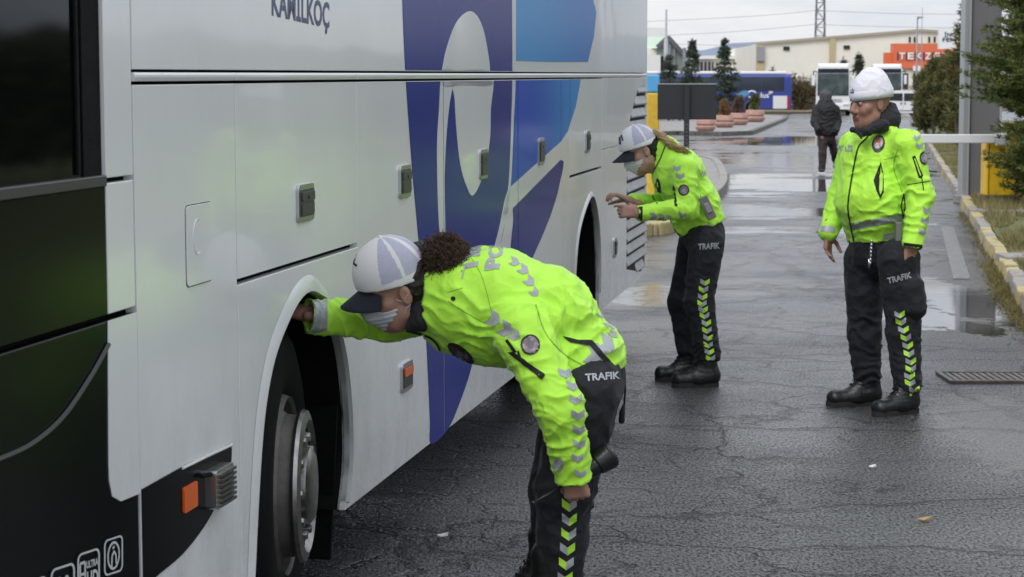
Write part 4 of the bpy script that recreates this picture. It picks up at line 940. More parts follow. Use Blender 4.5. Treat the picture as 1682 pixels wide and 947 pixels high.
# lock handles with plates
def handle(px, py, hh=.18, ww=.105, orange=False, small=False):
    s, u = B(px, py); h = hh; w_ = ww
    m = MB(); m.prism(rrect(s-w_/2, u-h/2, s+w_/2, u+h/2, .018), SU, -.001, .010); f = m.build('lock_plate', M_alu, bus, bevel=.004)
    m = MB(); m.prism(rrect(s-w_/2+.014, u-h/2+.016, s+w_/2-.014, u+h/2-.016, .008), SU, .0095, .0125)
    o = m.build('lock_recess', M_dalu, f)
    if orange:
        m = MB(); m.prism(rrect(s-w_/2+.02, u+.004, s+w_/2-.02, u+h/2-.02, .004), SU, .012, .017); m.build('side_marker', M_org, f)
    else:
        m = MB(); m.prism(rrect(s-w_/2+.02, u+.006, s+w_/2-.02, u+h/2-.024, .004), SU, .012, .018); m.prism(rrect(s-w_/2+.02, u-h/2+.022, s+w_/2-.02, u-.002, .004), SU, .012, .016)
        m.cyl((.016, s, u+h/4-.01), (.021, s, u+h/4-.01), .008, n=10); m.build('lock', M_dalu, f, bevel=.002)
handle(499, 332, .115, .175); handle(663, 297, .12, .17); handle(792, 269, .13, .17); handle(887, 248, .135, .17); handle(964, 232, .125, .15); handle(666, 617, .108, .17, True); handle(1009, 406, .125, .12)
m = MB(); m.prism(rrect(fs0, fu0, fs1, fu1, .015), SU, -.002, .0035); f = m.build('fuel_flap', M_pw, bus, bevel=.002)
m = MB(); rr0 = rrect(fs0-.0022, fu0-.0022, fs1+.0022, fu1+.0022, .016); m.prism(rr0, SU, -.002, .0008); m.build('flap_seam', M_rub, f)
m = MB(); cc = ((fs0+fs1)/2-.02, (fu0+fu1)/2+.02); ang = [math.radians(a) for a in range(70, 300, 12)]
m.tube([SU(cc[0]+.035*math.cos(a), cc[1]+.045*math.sin(a), .004) for a in ang], .0012, 5); m.build('flap_grip', M_pw, f)
# side marker and lamp in the wedge
s, u = B(309, 816); m = MB(); m.prism(rrect(s-.052, u-.033, s+.052, u+.033, .005), SU, 0, .009); m.build('side_reflector', M_org, bus, bevel=.004)
s, u = B(350, 797); t_ = empty('lamp', (0, 0, 0)); bpy.data.objects.remove(t_)
m = MB(); m.prism(rrect(s-.075, u-.052, s+.075, u+.052, .01), SU, 0, .034); f = m.build('side_lamp', M_alu, bus, bevel=.008)
m = MB()
for i in range(7): m.prism(rrect(s-.062, u-.046+i*.0135, s+.07, u-.038+i*.0135, .002), SU, .034, .044)
m.build('lamp_grille', M_chr, f)
m = MB(); m.tube([SU(s-.075, u+.045, .02), SU(s-.13, u+.05, .01)], .006); m.build('lamp_cable', M_rub, f)
# icons on the bumper
M_ic = pbr('icon_white', (.6, .62, .62), .4)
def icon(x0, y0, x1, y1, sub):
    """rounded square outline; x,y photo corners lower-left / upper-right"""
    a, b = B(x0, (y0+y1)/2), B(x1, (y0+y1)/2); q = [B(x0, y0), B(x1, y0-(x1-x0)*.33), B(x1, y1), B(x0, y1+(x1-x0)*.33)]
    m = MB(); out = rrect(0, 0, 1, 1, .18); inn = rrect(.07, .05, .93, .95, .13); n = len(out)
    V = [SU(*quadmap(q, *p), .0045) for p in out]+[SU(*quadmap(q, *p), .0045) for p in inn]; m.add(V, [[i, (i+1) % n, n+(i+1) % n, n+i] for i in range(n)])
    for P in sub:
        if isinstance(P, str): pass
        elif isinstance(P[0], str):
            V2, F2 = text_tris(P[0], .03); x_0, y_0, x_1, y_1 = P[1]; m.add([SU(*quadmap(q, x_0+(x_1-x_0)*x, y_0+(y_1-y_0)*y), .0045) for x, y in V2], F2)
        else:
            w_ = .035; pts = P
            for i in range(len(pts)-1):
                p, r = np.array(pts[i]), np.array(pts[i+1]); d = (r-p); d = d/(np.linalg.norm(d)+1e-9); nn = np.array((-d[1], d[0]))*w_
                m.add([SU(*quadmap(q, *c), .0045) for c in (p-nn, r-nn, r+nn, p+nn)], [[0, 1, 2, 3]])
    m.build('pictogram', M_ic, bus)
circ = [(.5+.3*math.cos(a), .5+.36*math.sin(a)) for a in np.linspace(0, 2*math.pi, 18)]
icon(168, 947, 199, 877, [circ, [(.4, .2), (.42, .5), (.52, .62), (.62, .5), (.64, .25)], [(.45, .7), (.55, .74)]])
icon(124, 978, 161, 898, [('HD', (.42, .12, .92, .5)), ('ULTRA', (.4, .58, .92, .76)), [(.12, .2), (.34, .2), (.34, .75), (.12, .75), (.12, .2)], [(.12, .48), (.34, .48)]])
icon(80, 1010, 120, 922, [[(.2, .6), (.35, .75), (.5, .6), (.65, .75), (.8, .6)], [(.3, .3), (.7, .3)]])
icon(36, 1030, 74, 944, [[(.3, .3), (.7, .7)]])
# louvred engine grille at the rear corner
gx = [B(x, y) for x, y in ((1049, 142), (1062, 142), (1062, 425), (1052, 446), (1029, 442), (1029, 235), (1036, 190))]
m = MB(); m.prism(gx, SU, -.03, -.010); gr = m.build('engine_grille', M_dark, bus)
m = MB(); us = B(1050, 142)[1]; uu = min(p[1] for p in gx)+.03
while uu < us-.03:
    q = clip_poly(gx, -99, 99, uu-.001, uu+.001); 
    if q:
        s0, s1 = min(p[0] for p in q)+.02, max(p[0] for p in q)-.005
        if s1-s0 > .08: m.add([(-.012, s0, uu+.055), (-.012, s1, uu+.055), (.008, s1, uu-.002), (.008, s0, uu-.002), (-.012, s0, uu+.037), (-.012, s1, uu+.037), (.002, s1, uu-.012), (.002, s0, uu-.012)], [[0, 1, 2, 3][::-1], [4, 5, 6, 7], [3, 2, 6, 7][::-1], [0, 3, 7, 4][::-1], [1, 2, 6, 5], [0, 1, 5, 4]])
    uu += .083
m.build('louvres', pbr('louvre_grey', (.42, .42, .42), .4, var=.15, vscale=6), gr)
# wheel arch lips and liners
def lip(path, name, wdt, th):
    m = MB(); k = len(path); c = (sum(p[0] for p in path)/k, min(p[1] for p in path)+.3); V = []
    for p in path:
        d = np.array(p)-np.array(c); d /= np.linalg.norm(d); q = np.array(p)+d*wdt
        wdt_ = wdt*(1 if p[0] < c[0]+.1 else max(.25, 1-(p[0]-c[0]-.1)*3)); q = np.array(p)+d*wdt_; V += [(-.022, p[0], p[1]), (th, p[0], p[1]), (th*.9, *(np.array(p)+d*wdt_*.35)), (.001, *q)]
    F = [[i*4+j, (i+1)*4+j, (i+1)*4+j+1, i*4+j+1] for i in range(k-1) for j in range(3)]; m.add(V, F); m.build(name, M_pw, bus, smooth=50)
lip(arch[1:-1], 'wheel_arch_lip', .05, .012)
lip(rarch[1:-1], 'wheel_arch_lip', .03, .012)
def liner(path):
    m = MB(); k = len(path); m.add([(-.021, *p) for p in path]+[(-.8, *p) for p in path], [[i, i+1, k+i+1, k+i] for i in range(k-1)]); m.prism(path, SU, -.82, -.8); m.build('wheel_arch_liner', M_und, bus)
liner(arch); liner(rarch)
# wheels
def wheel(s, u, steer, inset, R=.49):
    th = math.radians(steer); ax = np.array((math.cos(th), -math.sin(th), 0)); Rm = rotm(ax, (0, 0, 1)); M3 = np.array([Rm[:, 1], Rm[:, 2], Rm[:, 0]]).T
    o = (-inset, s, u); W = .15
    m = MB(); m.lathe([(R-.2, -W+.02), (R-.06, -W), (R-.012, -W+.03), (R, -W+.05), (R, W-.05), (R-.012, W-.03), (R-.03, W-.01), (R-.08, W+.004), (R-.17, W-.004), (R-.205, W-.03)], 72, M3, 0, o)
    ty = m.build('tyre', M_rub, bus, smooth=45)
    m = MB()
    for i in range(72):
        for k_, zz_ in enumerate((-.1, -.05, 0, .05, .1)):
            a = 2*math.pi*(i+.5*(k_ % 2))/72; c = M3@np.array((math.cos(a)*(R+.002), math.sin(a)*(R+.002), zz_))+np.array(o)
            er, et = M3@np.array((math.cos(a), math.sin(a), 0)), M3@np.array((-math.sin(a), math.cos(a), 0)); m.box(c, (.014, .034, .042), np.array([er, et, M3[:, 2]]).T)
    m.build('tread', M_rub, ty)
    m = MB(); m.lathe([(R-.205, W-.03), (R-.215, W-.0), (R-.225, W-.01), (R-.235, W-.05), (R-.25, W-.03), (.222, W-.01), (.216, W+.03), (.20, W+.042), (.03, W+.042), (.001, W+.042)], 64, M3, 0, o); rm_ = m.build('rim', M_rimg, bus, smooth=30)
    m = MB(); m.lathe([(.232, W+.032), (.236, W+.042), (.232, W+.054), (.205, W+.062), (.185, W+.04), (.178, W+.046)], 64, M3, 0, o); m.lathe([(.12, W+.042), (.118, W+.065), (.10, W+.078), (.001, W+.082)], 40, M3, 0, o); m.build('wheel_trim_ring', M_chr, rm_, smooth=40)
    for i in range(10):
        m = MB(); a = 2*math.pi*i/10; c = M3@np.array((math.cos(a)*.152, math.sin(a)*.152, W+.04))+np.array(o); e2 = M3[:, 2]; m.cyl(c, c+e2*.022, .019, .014, 6); m.build('wheel_nut', M_chr, rm_, bevel=.002)
        m = MB(); a = 2*math.pi*(i+.5)/10; c = M3@np.array((math.cos(a)*.19, math.sin(a)*.19, W+.043))+np.array(o); m.cyl(c, c+M3[:, 2]*.002, .014, n=10); m.build('vent_hole', M_dark, rm_)
wheel(0.03, .452, -8.5, .195)
wheel(wR, .42, 0, .36)
m = MB(); m.cyl((-2.3, 0, .47), (-2.05, 0, .47), .49, n=40); m.build('far_tyre', M_rub, bus); m = MB(); m.cyl((-2.3, wR, .42), (-1.95, wR, .42), .49, n=40); m.build('far_tyre', M_rub, bus)
# mud flap
s, u = B(560, 850); m = MB(); m.prism([(-.06, .10), (-.52, .10), (-.55, .62), (-.03, .62)], lambda a, b, t: (a, t, b), fa1-.05, fa1-.035); m.build('mud_flap', M_rub, bus)

# ------------------------------------------------------------------ far coaches
M_fw = pbr('far_coach_white', (.80, .80, .80), .3, coat=.5); M_fn = pbr('far_coach_navy', (.035, .06, .30), .35, coat=.5)
M_red = pbr('tail_red', (.5, .02, .03), .3); M_hl = pbr('headlamp', (.6, .62, .65), .15, metal=.3)
def far_coach(x, y, rz, label, bodym, L=12, H=3.55, roofm=M_fw, extra=None):
    t = empty('parked_coach', (x, y, 0), rz); tag(t, label, 'coach', 'coaches parked in the far lot'); W = 2.5
    m = MB(); m.prism([(-W/2, .32), (W/2, .32), (W/2, H-.35), (W/2-.16, H-.08), (-W/2+.16, H-.08), (-W/2, H-.35)], lambda a, b, t_: (a, t_, b), -0.0, L); m.build('body', bodym, t, bevel=.10, seg=3)
    m = MB(); m.box((0, L*.5, H), (W*.93, L*.93, .24)); m.build('roof_unit', roofm, t, bevel=.08)
    m = MB(); m.prism([(-W/2+.1, 1.45), (W/2-.1, 1.45), (W/2-.13, H-.25), (-W/2+.13, H-.25)], lambda a, b, t_: (a, t_, b), -.05, .1); ws = m.build('windscreen', pbr('windscreen_glass', (.012, .022, .026), .08, col2=(.10, .13, .13), vscale=1.1), t, bevel=.03)  # paler noise in the glass colour imitates a mild reflection
    m = MB(); m.box((0, -.062, H-.42), (W-.34, .02, .34)); m.build('destination_display', pbr('display_dark', (.006, .012, .02), .2), ws)
    for sx in (-.5, .35): m = MB(); m.tube([(sx, -.08, 1.5), (sx+.35, -.08, 1.62), (sx+.75, -.08, 2.15)], .02, 4); m.build('wiper', M_dark, ws)
    m = MB(); m.box((0, -.135, .62), (.52, .02, .12)); m.build('number_plate', M_wl, t)
    m = MB(); m.box((0, -.055, H-.62), (W-.35, .03, .05)); m.build('screen_bar', M_greyp, ws)
    m = MB(); m.box((0, -.02, H-.18), (W-.25, .14, .22)); m.build('roof_peak', bodym, t, bevel=.04)
    m = MB(); m.box((0, -.03, .62), (W-.02, .2, .5)); m.build('bumper', bodym, t, bevel=.06)
    m = MB(); m.box((0, -.12, .36), (W-.3, .1, .16)); m.box((0, -.11, 1.18), (1.3, .05, .03)); m.box((0, -.11, 1.08), (1.3, .05, .02)); m.build('lower_grille', M_dark, t)
    for sx in (-1, 1):
        m = MB(); m.box((sx*(W/2-.28), -.12, .78), (.42, .08, .18)); m.build('headlight', M_hl, t, bevel=.03)
        m = MB(); m.tube([(sx*(W/2-.05), -.05, H-.5), (sx*(W/2+.18), -.35, H-.45), (sx*(W/2+.2), -.4, H-.8)], .04); mi_ = m.build('mirror_arm', M_dark, t)
        m = MB(); m.box((sx*(W/2+.2), -.4, H-1.15), (.22, .12, .75)); m.build('mirror', M_fw, t, bevel=.04)
        for yy in (2.7, L-3.2): m = MB(); m.cyl((sx*(W/2-.28), yy, .49), (sx*(W/2+.01), yy, .49), .49, n=24); m.cyl((sx*(W/2+.0), yy, .49), (sx*(W/2+.025), yy, .49), .27, n=16, m=1); m.build('wheel', [M_rub, M_rimg], t)
        k = 6; y0 = .7; dy = (L-1.3)/k
        for i in range(k): m = MB(); m.box((sx*(W/2+.003), y0+dy*(i+.5), 2.35), (.02, dy-.04, 1.15)); m.build('side_window', pbr('side_glass_far', (.03, .04, .06), .12, coat=.6), t)
    m = MB(); m.box((0, L+.01, 2.3), (W-.5, .03, 1.1)); m.build('rear_window', M_glassf, t)
    if extra: extra(t, L, W)
    return t
Yb = 172.0
pr_ = AT(1316, 181, Yb); pl_ = AT(1070, 181, Yb)
Lb = 12.2
def blue_extra(t, L, W):
    x = W/2+.012
    def sx(px): return (AT(px, 150, Yb-1.25).x-(pr_.x-L))       # along the coach from its front
    def sz(py): return AT(1250, py, Yb-1.25).z
    def q(name, x0, x1, y0, y1, mat, d=.015):
        m = MB(); m.box((x, (sx(x0)+sx(x1))/2, (sz(y0)+sz(y1))/2), (d, abs(sx(x1)-sx(x0)), abs(sz(y0)-sz(y1)))); return m.build(name, mat, t, bevel=.0)
    q('rear_hatch', 1270, 1293, 178, 157, M_fw, .03); q('tail_stripe', 1293.5, 1297, 178, 158, M_red, .04)
    V, F = text_tris('plus', .02); a, b = (1243, 163), (1263, 151.5); m = MB(); m.add([(x+.02, sx(a[0])+(sx(b[0])-sx(a[0]))*u, sz(a[1])+(sz(b[1])-sz(a[1]))*v) for u, v in V], F); m.build('plus_lettering', M_wl, t)
    m = MB(); m.box((x+.012, sx(1266), sz(151)), (.02, .32, .14)); m.box((x+.012, sx(1264.5), sz(153)), (.02, .14, .14)); m.build('plus_mark', M_wl, t)
    m = MB(); aa = [math.radians(a) for a in range(-140, 150, 20)]; m.tube([(x+.02, sx(1235)+.34*math.cos(a), sz(154.5)+.26*math.sin(a)) for a in aa], .07, 5); m.build('ring_mark', M_wl, t)
    m = MB(); m.prism([(sx(a), sz(b)) for a, b in smooth_path([(1208, 156), (1216, 149), (1230, 149), (1232, 153), (1222, 160), (1214, 166), (1206, 165)], 4)], lambda p, q_, t_: (t_, p, q_), x, x+.02); m.build('swoosh_mark', pbr('far_sky_blue', (.12, .28, .5), .4), t)
# the coach's front points left; its tail ends by the brown shrubs
blue = far_coach(AT(1297, 181, Yb).x-Lb, Yb, -math.pi/2, 'navy blue parked coach with white roof and white lettering on its side', M_fn, L=Lb, H=3.25)
pr_ = AT(1297, 181, Yb); blue_extra(blue, Lb, 2.5)
far_coach(AT(1066, 181, 184).x, 188, -math.pi/2, 'white roofed parked coach, mostly behind the black sign board', M_fw, L=9.5, H=3.2)
p = AT(1368, 180, 158); far_coach(p.x, 158, math.radians(-8.5), 'white parked coach facing the camera, left of the officer in the white beanie', M_fw, L=12, H=3.7)
p = AT(1456, 180, 172); far_coach(p.x, 172, math.radians(-9), 'white parked coach facing the camera, partly behind the officer in the white beanie', M_fw, L=12, H=3.85)
# white car
p = AT(1472, 187, 150); t = empty('parked_car', (p.x, 150, 0)); tag(t, 'white high-roofed car parked right of the officer in the white beanie', 'car')
prof = [(-2.0, .3), (2.05, .3), (2.08, .9), (2.0, 1.55), (1.85, 1.75), (-.45, 1.78), (-1.15, 1.15), (-1.9, .98), (-2.05, .6)]
pf = smooth_path(prof, 3)
m = MB(); m.prism(pf, lambda a, b, t_: (a, -t_, b), -.82, .82); m.build('body', M_fw, t, bevel=.09, seg=3)
for P in ([(-1.0, 1.12), (-.45, 1.62), (.28, 1.62), (.28, 1.08)], [(.38, 1.08), (.38, 1.62), (1.2, 1.62), (1.2, 1.08)], [(1.3, 1.1), (1.3, 1.62), (1.8, 1.6), (1.9, 1.1)]):
    for sg in (1, -1): m = MB(); m.prism(P, lambda a, b, t_: (a, -t_*sg, b), .815, .83); m.build('window', M_glassf, t)
for xx in (.32, 1.25): m = MB(); m.box((xx, -.825, .85), (.02, .01, 1.0)); m.build('door_seam', M_greyp, t)
for xx in (.18, .46): m = MB(); m.box((xx, -.835, .92), (.07, .02, .16)); m.build('door_handle', M_dark, t)
for xx in (-1.3, 1.35):
    for sy in (-1, 1): m = MB(); m.cyl((xx, sy*.7, .31), (xx, sy*.84, .31), .31, n=22); m.cyl((xx, sy*.84, .31), (xx, sy*.85, .31), .18, n=14, m=1); m.build('wheel', [M_rub, M_rimg], t)
m = MB(); m.box((0, -.826, .42), (3.9, .012, .1)); m.build('sill_strip', M_greyp, t)
# ================================================================== PEOPLE
M_hv = pbr('hivis_fabric', (.47, .90, .06), .55, sheen=.2, var=.05, vscale=12, bump=.35, bscale=55, dist=.006)
M_hv.node_tree.nodes['Principled BSDF'].inputs['Specular IOR Level'].default_value = .35
def crumple(m, sc, st, dist, warp=.35):
    t = m.node_tree; b = t.nodes['Principled BSDF']; tc_ = t.nodes.new('ShaderNodeTexCoord'); nn = t.nodes.new('ShaderNodeTexNoise'); nn.inputs['Scale'].default_value = sc*.6; nn.inputs['Detail'].default_value = 3
    t.links.new(tc_.outputs['Object'], nn.inputs[0]); v1 = t.nodes.new('ShaderNodeVectorMath'); v1.operation = 'SCALE'; v1.inputs[3].default_value = warp/sc*3; t.links.new(nn.outputs[1], v1.inputs[0])
    v2 = t.nodes.new('ShaderNodeVectorMath'); v2.operation = 'ADD'; t.links.new(tc_.outputs['Object'], v2.inputs[0]); t.links.new(v1.outputs[0], v2.inputs[1]); prev = None
    for k, (s_, d_) in enumerate(((sc, dist), (sc*2.3, dist*.4))):
        vo = t.nodes.new('ShaderNodeTexVoronoi'); vo.inputs['Scale'].default_value = s_; t.links.new(v2.outputs[0], vo.inputs[0])
        bb = t.nodes.new('ShaderNodeBump'); bb.inputs['Strength'].default_value = st; bb.inputs['Distance'].default_value = d_; t.links.new(vo.outputs['Distance'], bb.inputs['Height'])
        if prev: t.links.new(prev.outputs[0], bb.inputs['Normal'])
        prev = bb
    old = b.inputs['Normal'].links
    if old: t.links.new(old[0].from_socket, t.nodes[vo.name].inputs[0]) if False else None
    t.links.new(prev.outputs[0], b.inputs['Normal'])
crumple(M_hv, 7, .45, .022)
M_ref = pbr('reflective_tape', (.36, .38, .40), .45, metal=.15, var=.1, vscale=30)
M_blkf = pbr('black_fabric', (.008, .008, .010), .8, sheen=.05, var=.25, vscale=14, bump=.3, bscale=60, dist=.005)
M_trs = pbr('navy_black_trousers', (.0065, .0075, .011), .82, sheen=.05, var=.3, vscale=9, bump=.35, bscale=45, dist=.006)
crumple(M_trs, 9, .5, .04)
M_bt = pbr('boot_leather', (.010, .010, .010), .38, var=.3, vscale=20, bump=.25, bscale=70)
M_sole = pbr('boot_sole', (.02, .019, .018), .8)
M_skin = pbr('skin', (.44, .26, .19), .5, col2=(.37, .20, .14), vscale=14, bump=.1, bscale=120)
M_skin2 = pbr('skin_tanned', (.38, .21, .15), .5, col2=(.29, .145, .10), vscale=14, bump=.15, bscale=120)
for m_ in (M_skin, M_skin2): m_.node_tree.nodes['Principled BSDF'].inputs['Subsurface Weight'].default_value = .08; m_.node_tree.nodes['Principled BSDF'].inputs['Subsurface Scale'].default_value = .01
M_eyew = pbr('eye_white', (.30, .26, .24), .3); M_eyed = pbr('eye_dark', (.02, .012, .008), .2); M_lip = pbr('lip', (.22, .075, .06), .5)
M_capw = pbr('cap_white', (.74, .73, .72), .8, bump=.2, bscale=300, dist=.001); M_capm = pbr('cap_mesh_lilac_white', (.46, .46, .56), .8, var=.06, vscale=60, bump=.3, bscale=400, dist=.001)
M_capn = pbr('cap_navy', (.012, .016, .028), .75, bump=.2, bscale=200, dist=.001)
M_knit = pbr('white_knit', (.76, .75, .80), .9, sheen=.3, bump=.3, bscale=160, dist=.003)
M_mask = pbr('face_mask', (.60, .62, .66), .8, bump=.3, bscale=90, dist=.003); M_mask2 = pbr('face_mask_pale', (.62, .64, .62), .8, bump=.2, bscale=90, dist=.003)
M_hairb = pbr('hair_dark', (.012, .008, .006), .55, bump=.5, bscale=150); M_hairc = pbr('hair_curly_brown', (.10, .056, .034), .6, col2=(.04, .022, .014), vscale=30)
M_hairl = pbr('hair_blond', (.58, .41, .20), .5, col2=(.30, .19, .09), vscale=25, bump=.5, bscale=120)
M_bdg = pbr('badge_dark', (.02, .016, .014), .5); M_bds = pbr('badge_silver', (.34, .31, .32), .4, metal=.3, col2=(.16, .12, .12), vscale=120); M_red_ = pbr('badge_red', (.45, .05, .04), .5)
M_lime = pbr('lime_tape', (.42, .78, .05), .5)

def mk(name, parts, mats, parent=None, base=(0, 0, 0)):
    Vs = []; F = []; mi = []; o = 0
    for V, Q, m in parts:
        Vs.append(V); F += (np.asarray(Q)+o).tolist(); mi += (list(m) if hasattr(m, '__len__') else [m]*len(Q)); o += len(V)
    me = bpy.data.meshes.new(name); me.from_pydata((np.concatenate(Vs)-np.array(base)).tolist(), [], F)
    for mt in mats: me.materials.append(mt)
    me.polygons.foreach_set('material_index', mi); me.polygons.foreach_set('use_smooth', [True]*len(F)); me.update()
    ob = bpy.data.objects.new(name, me); COL.objects.link(ob)
    if parent is not None: ob.parent = parent
    else: ob.location = base
    return ob
def to_world(V, c, R, sc=1): return (R@(V*sc).T).T+np.array(c)
_hc = {}
def head_local(h, mask):
    k = (h, mask)
    if k in _hc: return _hc[k]
    s = Sdf(h)
    s.ell((-.012, 0, .035), (.098, .076, .093), k=.02); s.ell((.022, 0, -.045), (.067, .062, .082), k=.03)
    s.cap((.062, 0, -.098), (.055, 0, -.095), .028, k=.03); s.cap((-.03, 0, -.05), (-.045, 0, -.11), .056, .055, k=.03)
    s.cap((.01, .05, -.065), (.04, .035, -.09), .022, k=.03); s.cap((.01, -.05, -.065), (.04, -.035, -.09), .022, k=.03)
    for sd in (-1, 1):
        s.cap((.078, sd*.012, .027), (.066, sd*.045, .026), .012, k=.012)
        s.cap((.062, sd*.040, -.032), (.05, sd*.05, -.02), .020, k=.02)
        s.ell((.092, sd*.031, .004), (.018, .019, .013), k=.010, sub=True)
        s.ell((-.008, sd*.078, -.008), (.018, .009, .032), k=.006); s.ell((-.002, sd*.088, -.004), (.010, .006, .018), k=.006, sub=True)
        s.cap((.088, sd*.012, -.036), (.094, sd*.009, -.037), .010, k=.008)
    s.cap((.086, 0, .014), (.106, 0, -.028), .010, .0135, k=.014)
    s.cap((.089, -.014, -.062), (.089, .014, -.062), .0075, k=.006); s.cap((.086, -.012, -.074), (.086, .012, -.074), .0085, k=.006)
    for sd in (-1, 1): s.ell((.0765, sd*.031, .004), (.0135, .0145, .0125), k=.002)
    V, Q = s.mesh(); V = relax(V, Q, 1, .3); c = V[Q].mean(1); mi = np.zeros(len(Q), int)
    for sd in (-1, 1):
        d = c-np.array((.0765, sd*.031, .004)); r = np.sqrt((d[:, 0]/.0135)**2+(d[:, 1]/.0145)**2+(d[:, 2]/.0125)**2)
        e = (r < 1.1) & (d[:, 0] > .004) & (np.abs(d[:, 2]) < .008); mi[e] = 1; mi[e & (d[:, 1]**2+d[:, 2]**2 < .0062**2)] = 2
    b = (c[:, 0] > .055) & (np.abs(c[:, 2]-.030-.006*np.abs(c[:, 1])*20) < .0055) & (np.abs(c[:, 1]) > .012) & (np.abs(c[:, 1]) < .052); mi[b] = 2
    l = (c[:, 0] > .083) & (np.abs(c[:, 2]+.068) < .013) & (np.abs(c[:, 1]) < .024); mi[l] = 3
    _hc[k] = (V, Q, mi); return _hc[k]
def head(c, R, sc=1, h=.0045):
    V, Q, mi = head_local(h, 0); return to_world(V, c, R, sc), Q, mi
def hand(wrist, d, back, thumb=1, curl=(20, 30, 25), sc=1, h=.0032, spread=0, tc=0, fc=None):
    """palm, four fingers of different length with three joints each, and a thumb off the side of the palm"""
    s = Sdf(h); R = rotm(d, back)           # X along hand, Z back of hand
    for y in (-.028, -.010, .008, .026): s.cap((.0, y*.55, 0), (.088, y, .002), .0145, .0125, k=.012)
    s.cap((-.05, 0, 0), (.01, 0, 0), .024, .024, k=.015, fl=((0, 1, 0), 1.25))
    s.cap((.02, .026*1, -.006), (.05, .030, -.008), .015, .012, k=.012)
    L = (.072, .080, .074, .058)
    for i, (y, ln) in enumerate(zip((.029, .010, -.010, -.029), L)):
        p = np.array((.088, y, .002)); a = 0; r = .0093 if i < 3 else .0082; sp = spread*(1.5-i)*.09; cc = fc[i] if fc else 1
        for q, fr in zip(curl, (.46, .30, .24)):
            a += math.radians(q*cc+(3*i if q > 5 else 0)); e = p+np.array((math.cos(a)*math.cos(sp), math.sin(sp), -math.sin(a)))*ln*fr; s.cap(p, e, r, r*.9, k=.004); p = e; r *= .9
    a = math.radians(tc); p = np.array((.028, .030, -.006)); e = p+np.array((.030, .026*math.cos(a), -.006-.026*math.sin(a))); s.cap(p, e, .0135, .0115, k=.01)
    e2 = e+np.array((.028, .006*math.cos(a)-.012*math.sin(a), -.008-.018*math.sin(a))); s.cap(e, e2, .011, .0095, k=.004); e3 = e2+np.array((.02, -.004, -.008-.012*math.sin(a))); s.cap(e2, e3, .0098, .0082, k=.004)
    V, Q = s.mesh(); V = relax(V, Q, 1, .35); V[:, 1] *= thumb; V = to_world(V, wrist, R, sc)
    if thumb < 0: Q = Q[:, ::-1]
    return V, Q, 0
def bvh_of(*VQ):
    Vs = []; F = []; o = 0
    for V, Q in VQ: Vs += V.tolist(); F += (np.asarray(Q)+o).tolist(); o += len(V)
    return BVHTree.FromPolygons(Vs, F)
def subdiv(V, F, L):
    V = [tuple(v) for v in V]; cache = {}
    def mid(a, b):
        k = (min(a, b), max(a, b))
        if k not in cache: V.append(tuple((V[a][i]+V[b][i])/2 for i in range(2))); cache[k] = len(V)-1
        return cache[k]
    done = []; st = [tuple(f) for f in F]
    while st:
        f = st.pop(); e = [math.dist(V[f[i]], V[f[(i+1) % 3]]) for i in range(3)]; j = e.index(max(e))
        if e[j] > L and len(V) < 30000: a, b, c = f[j], f[(j+1) % 3], f[(j+2) % 3]; m_ = mid(a, b); st += [(a, m_, c), (m_, b, c)]
        else: done.append(f)
    return V, done
def tri_poly(P):
    n = len(P); return [tuple(t) for t in tessellate_polygon([[Vector((p[0], p[1], 0)) for p in P]])]
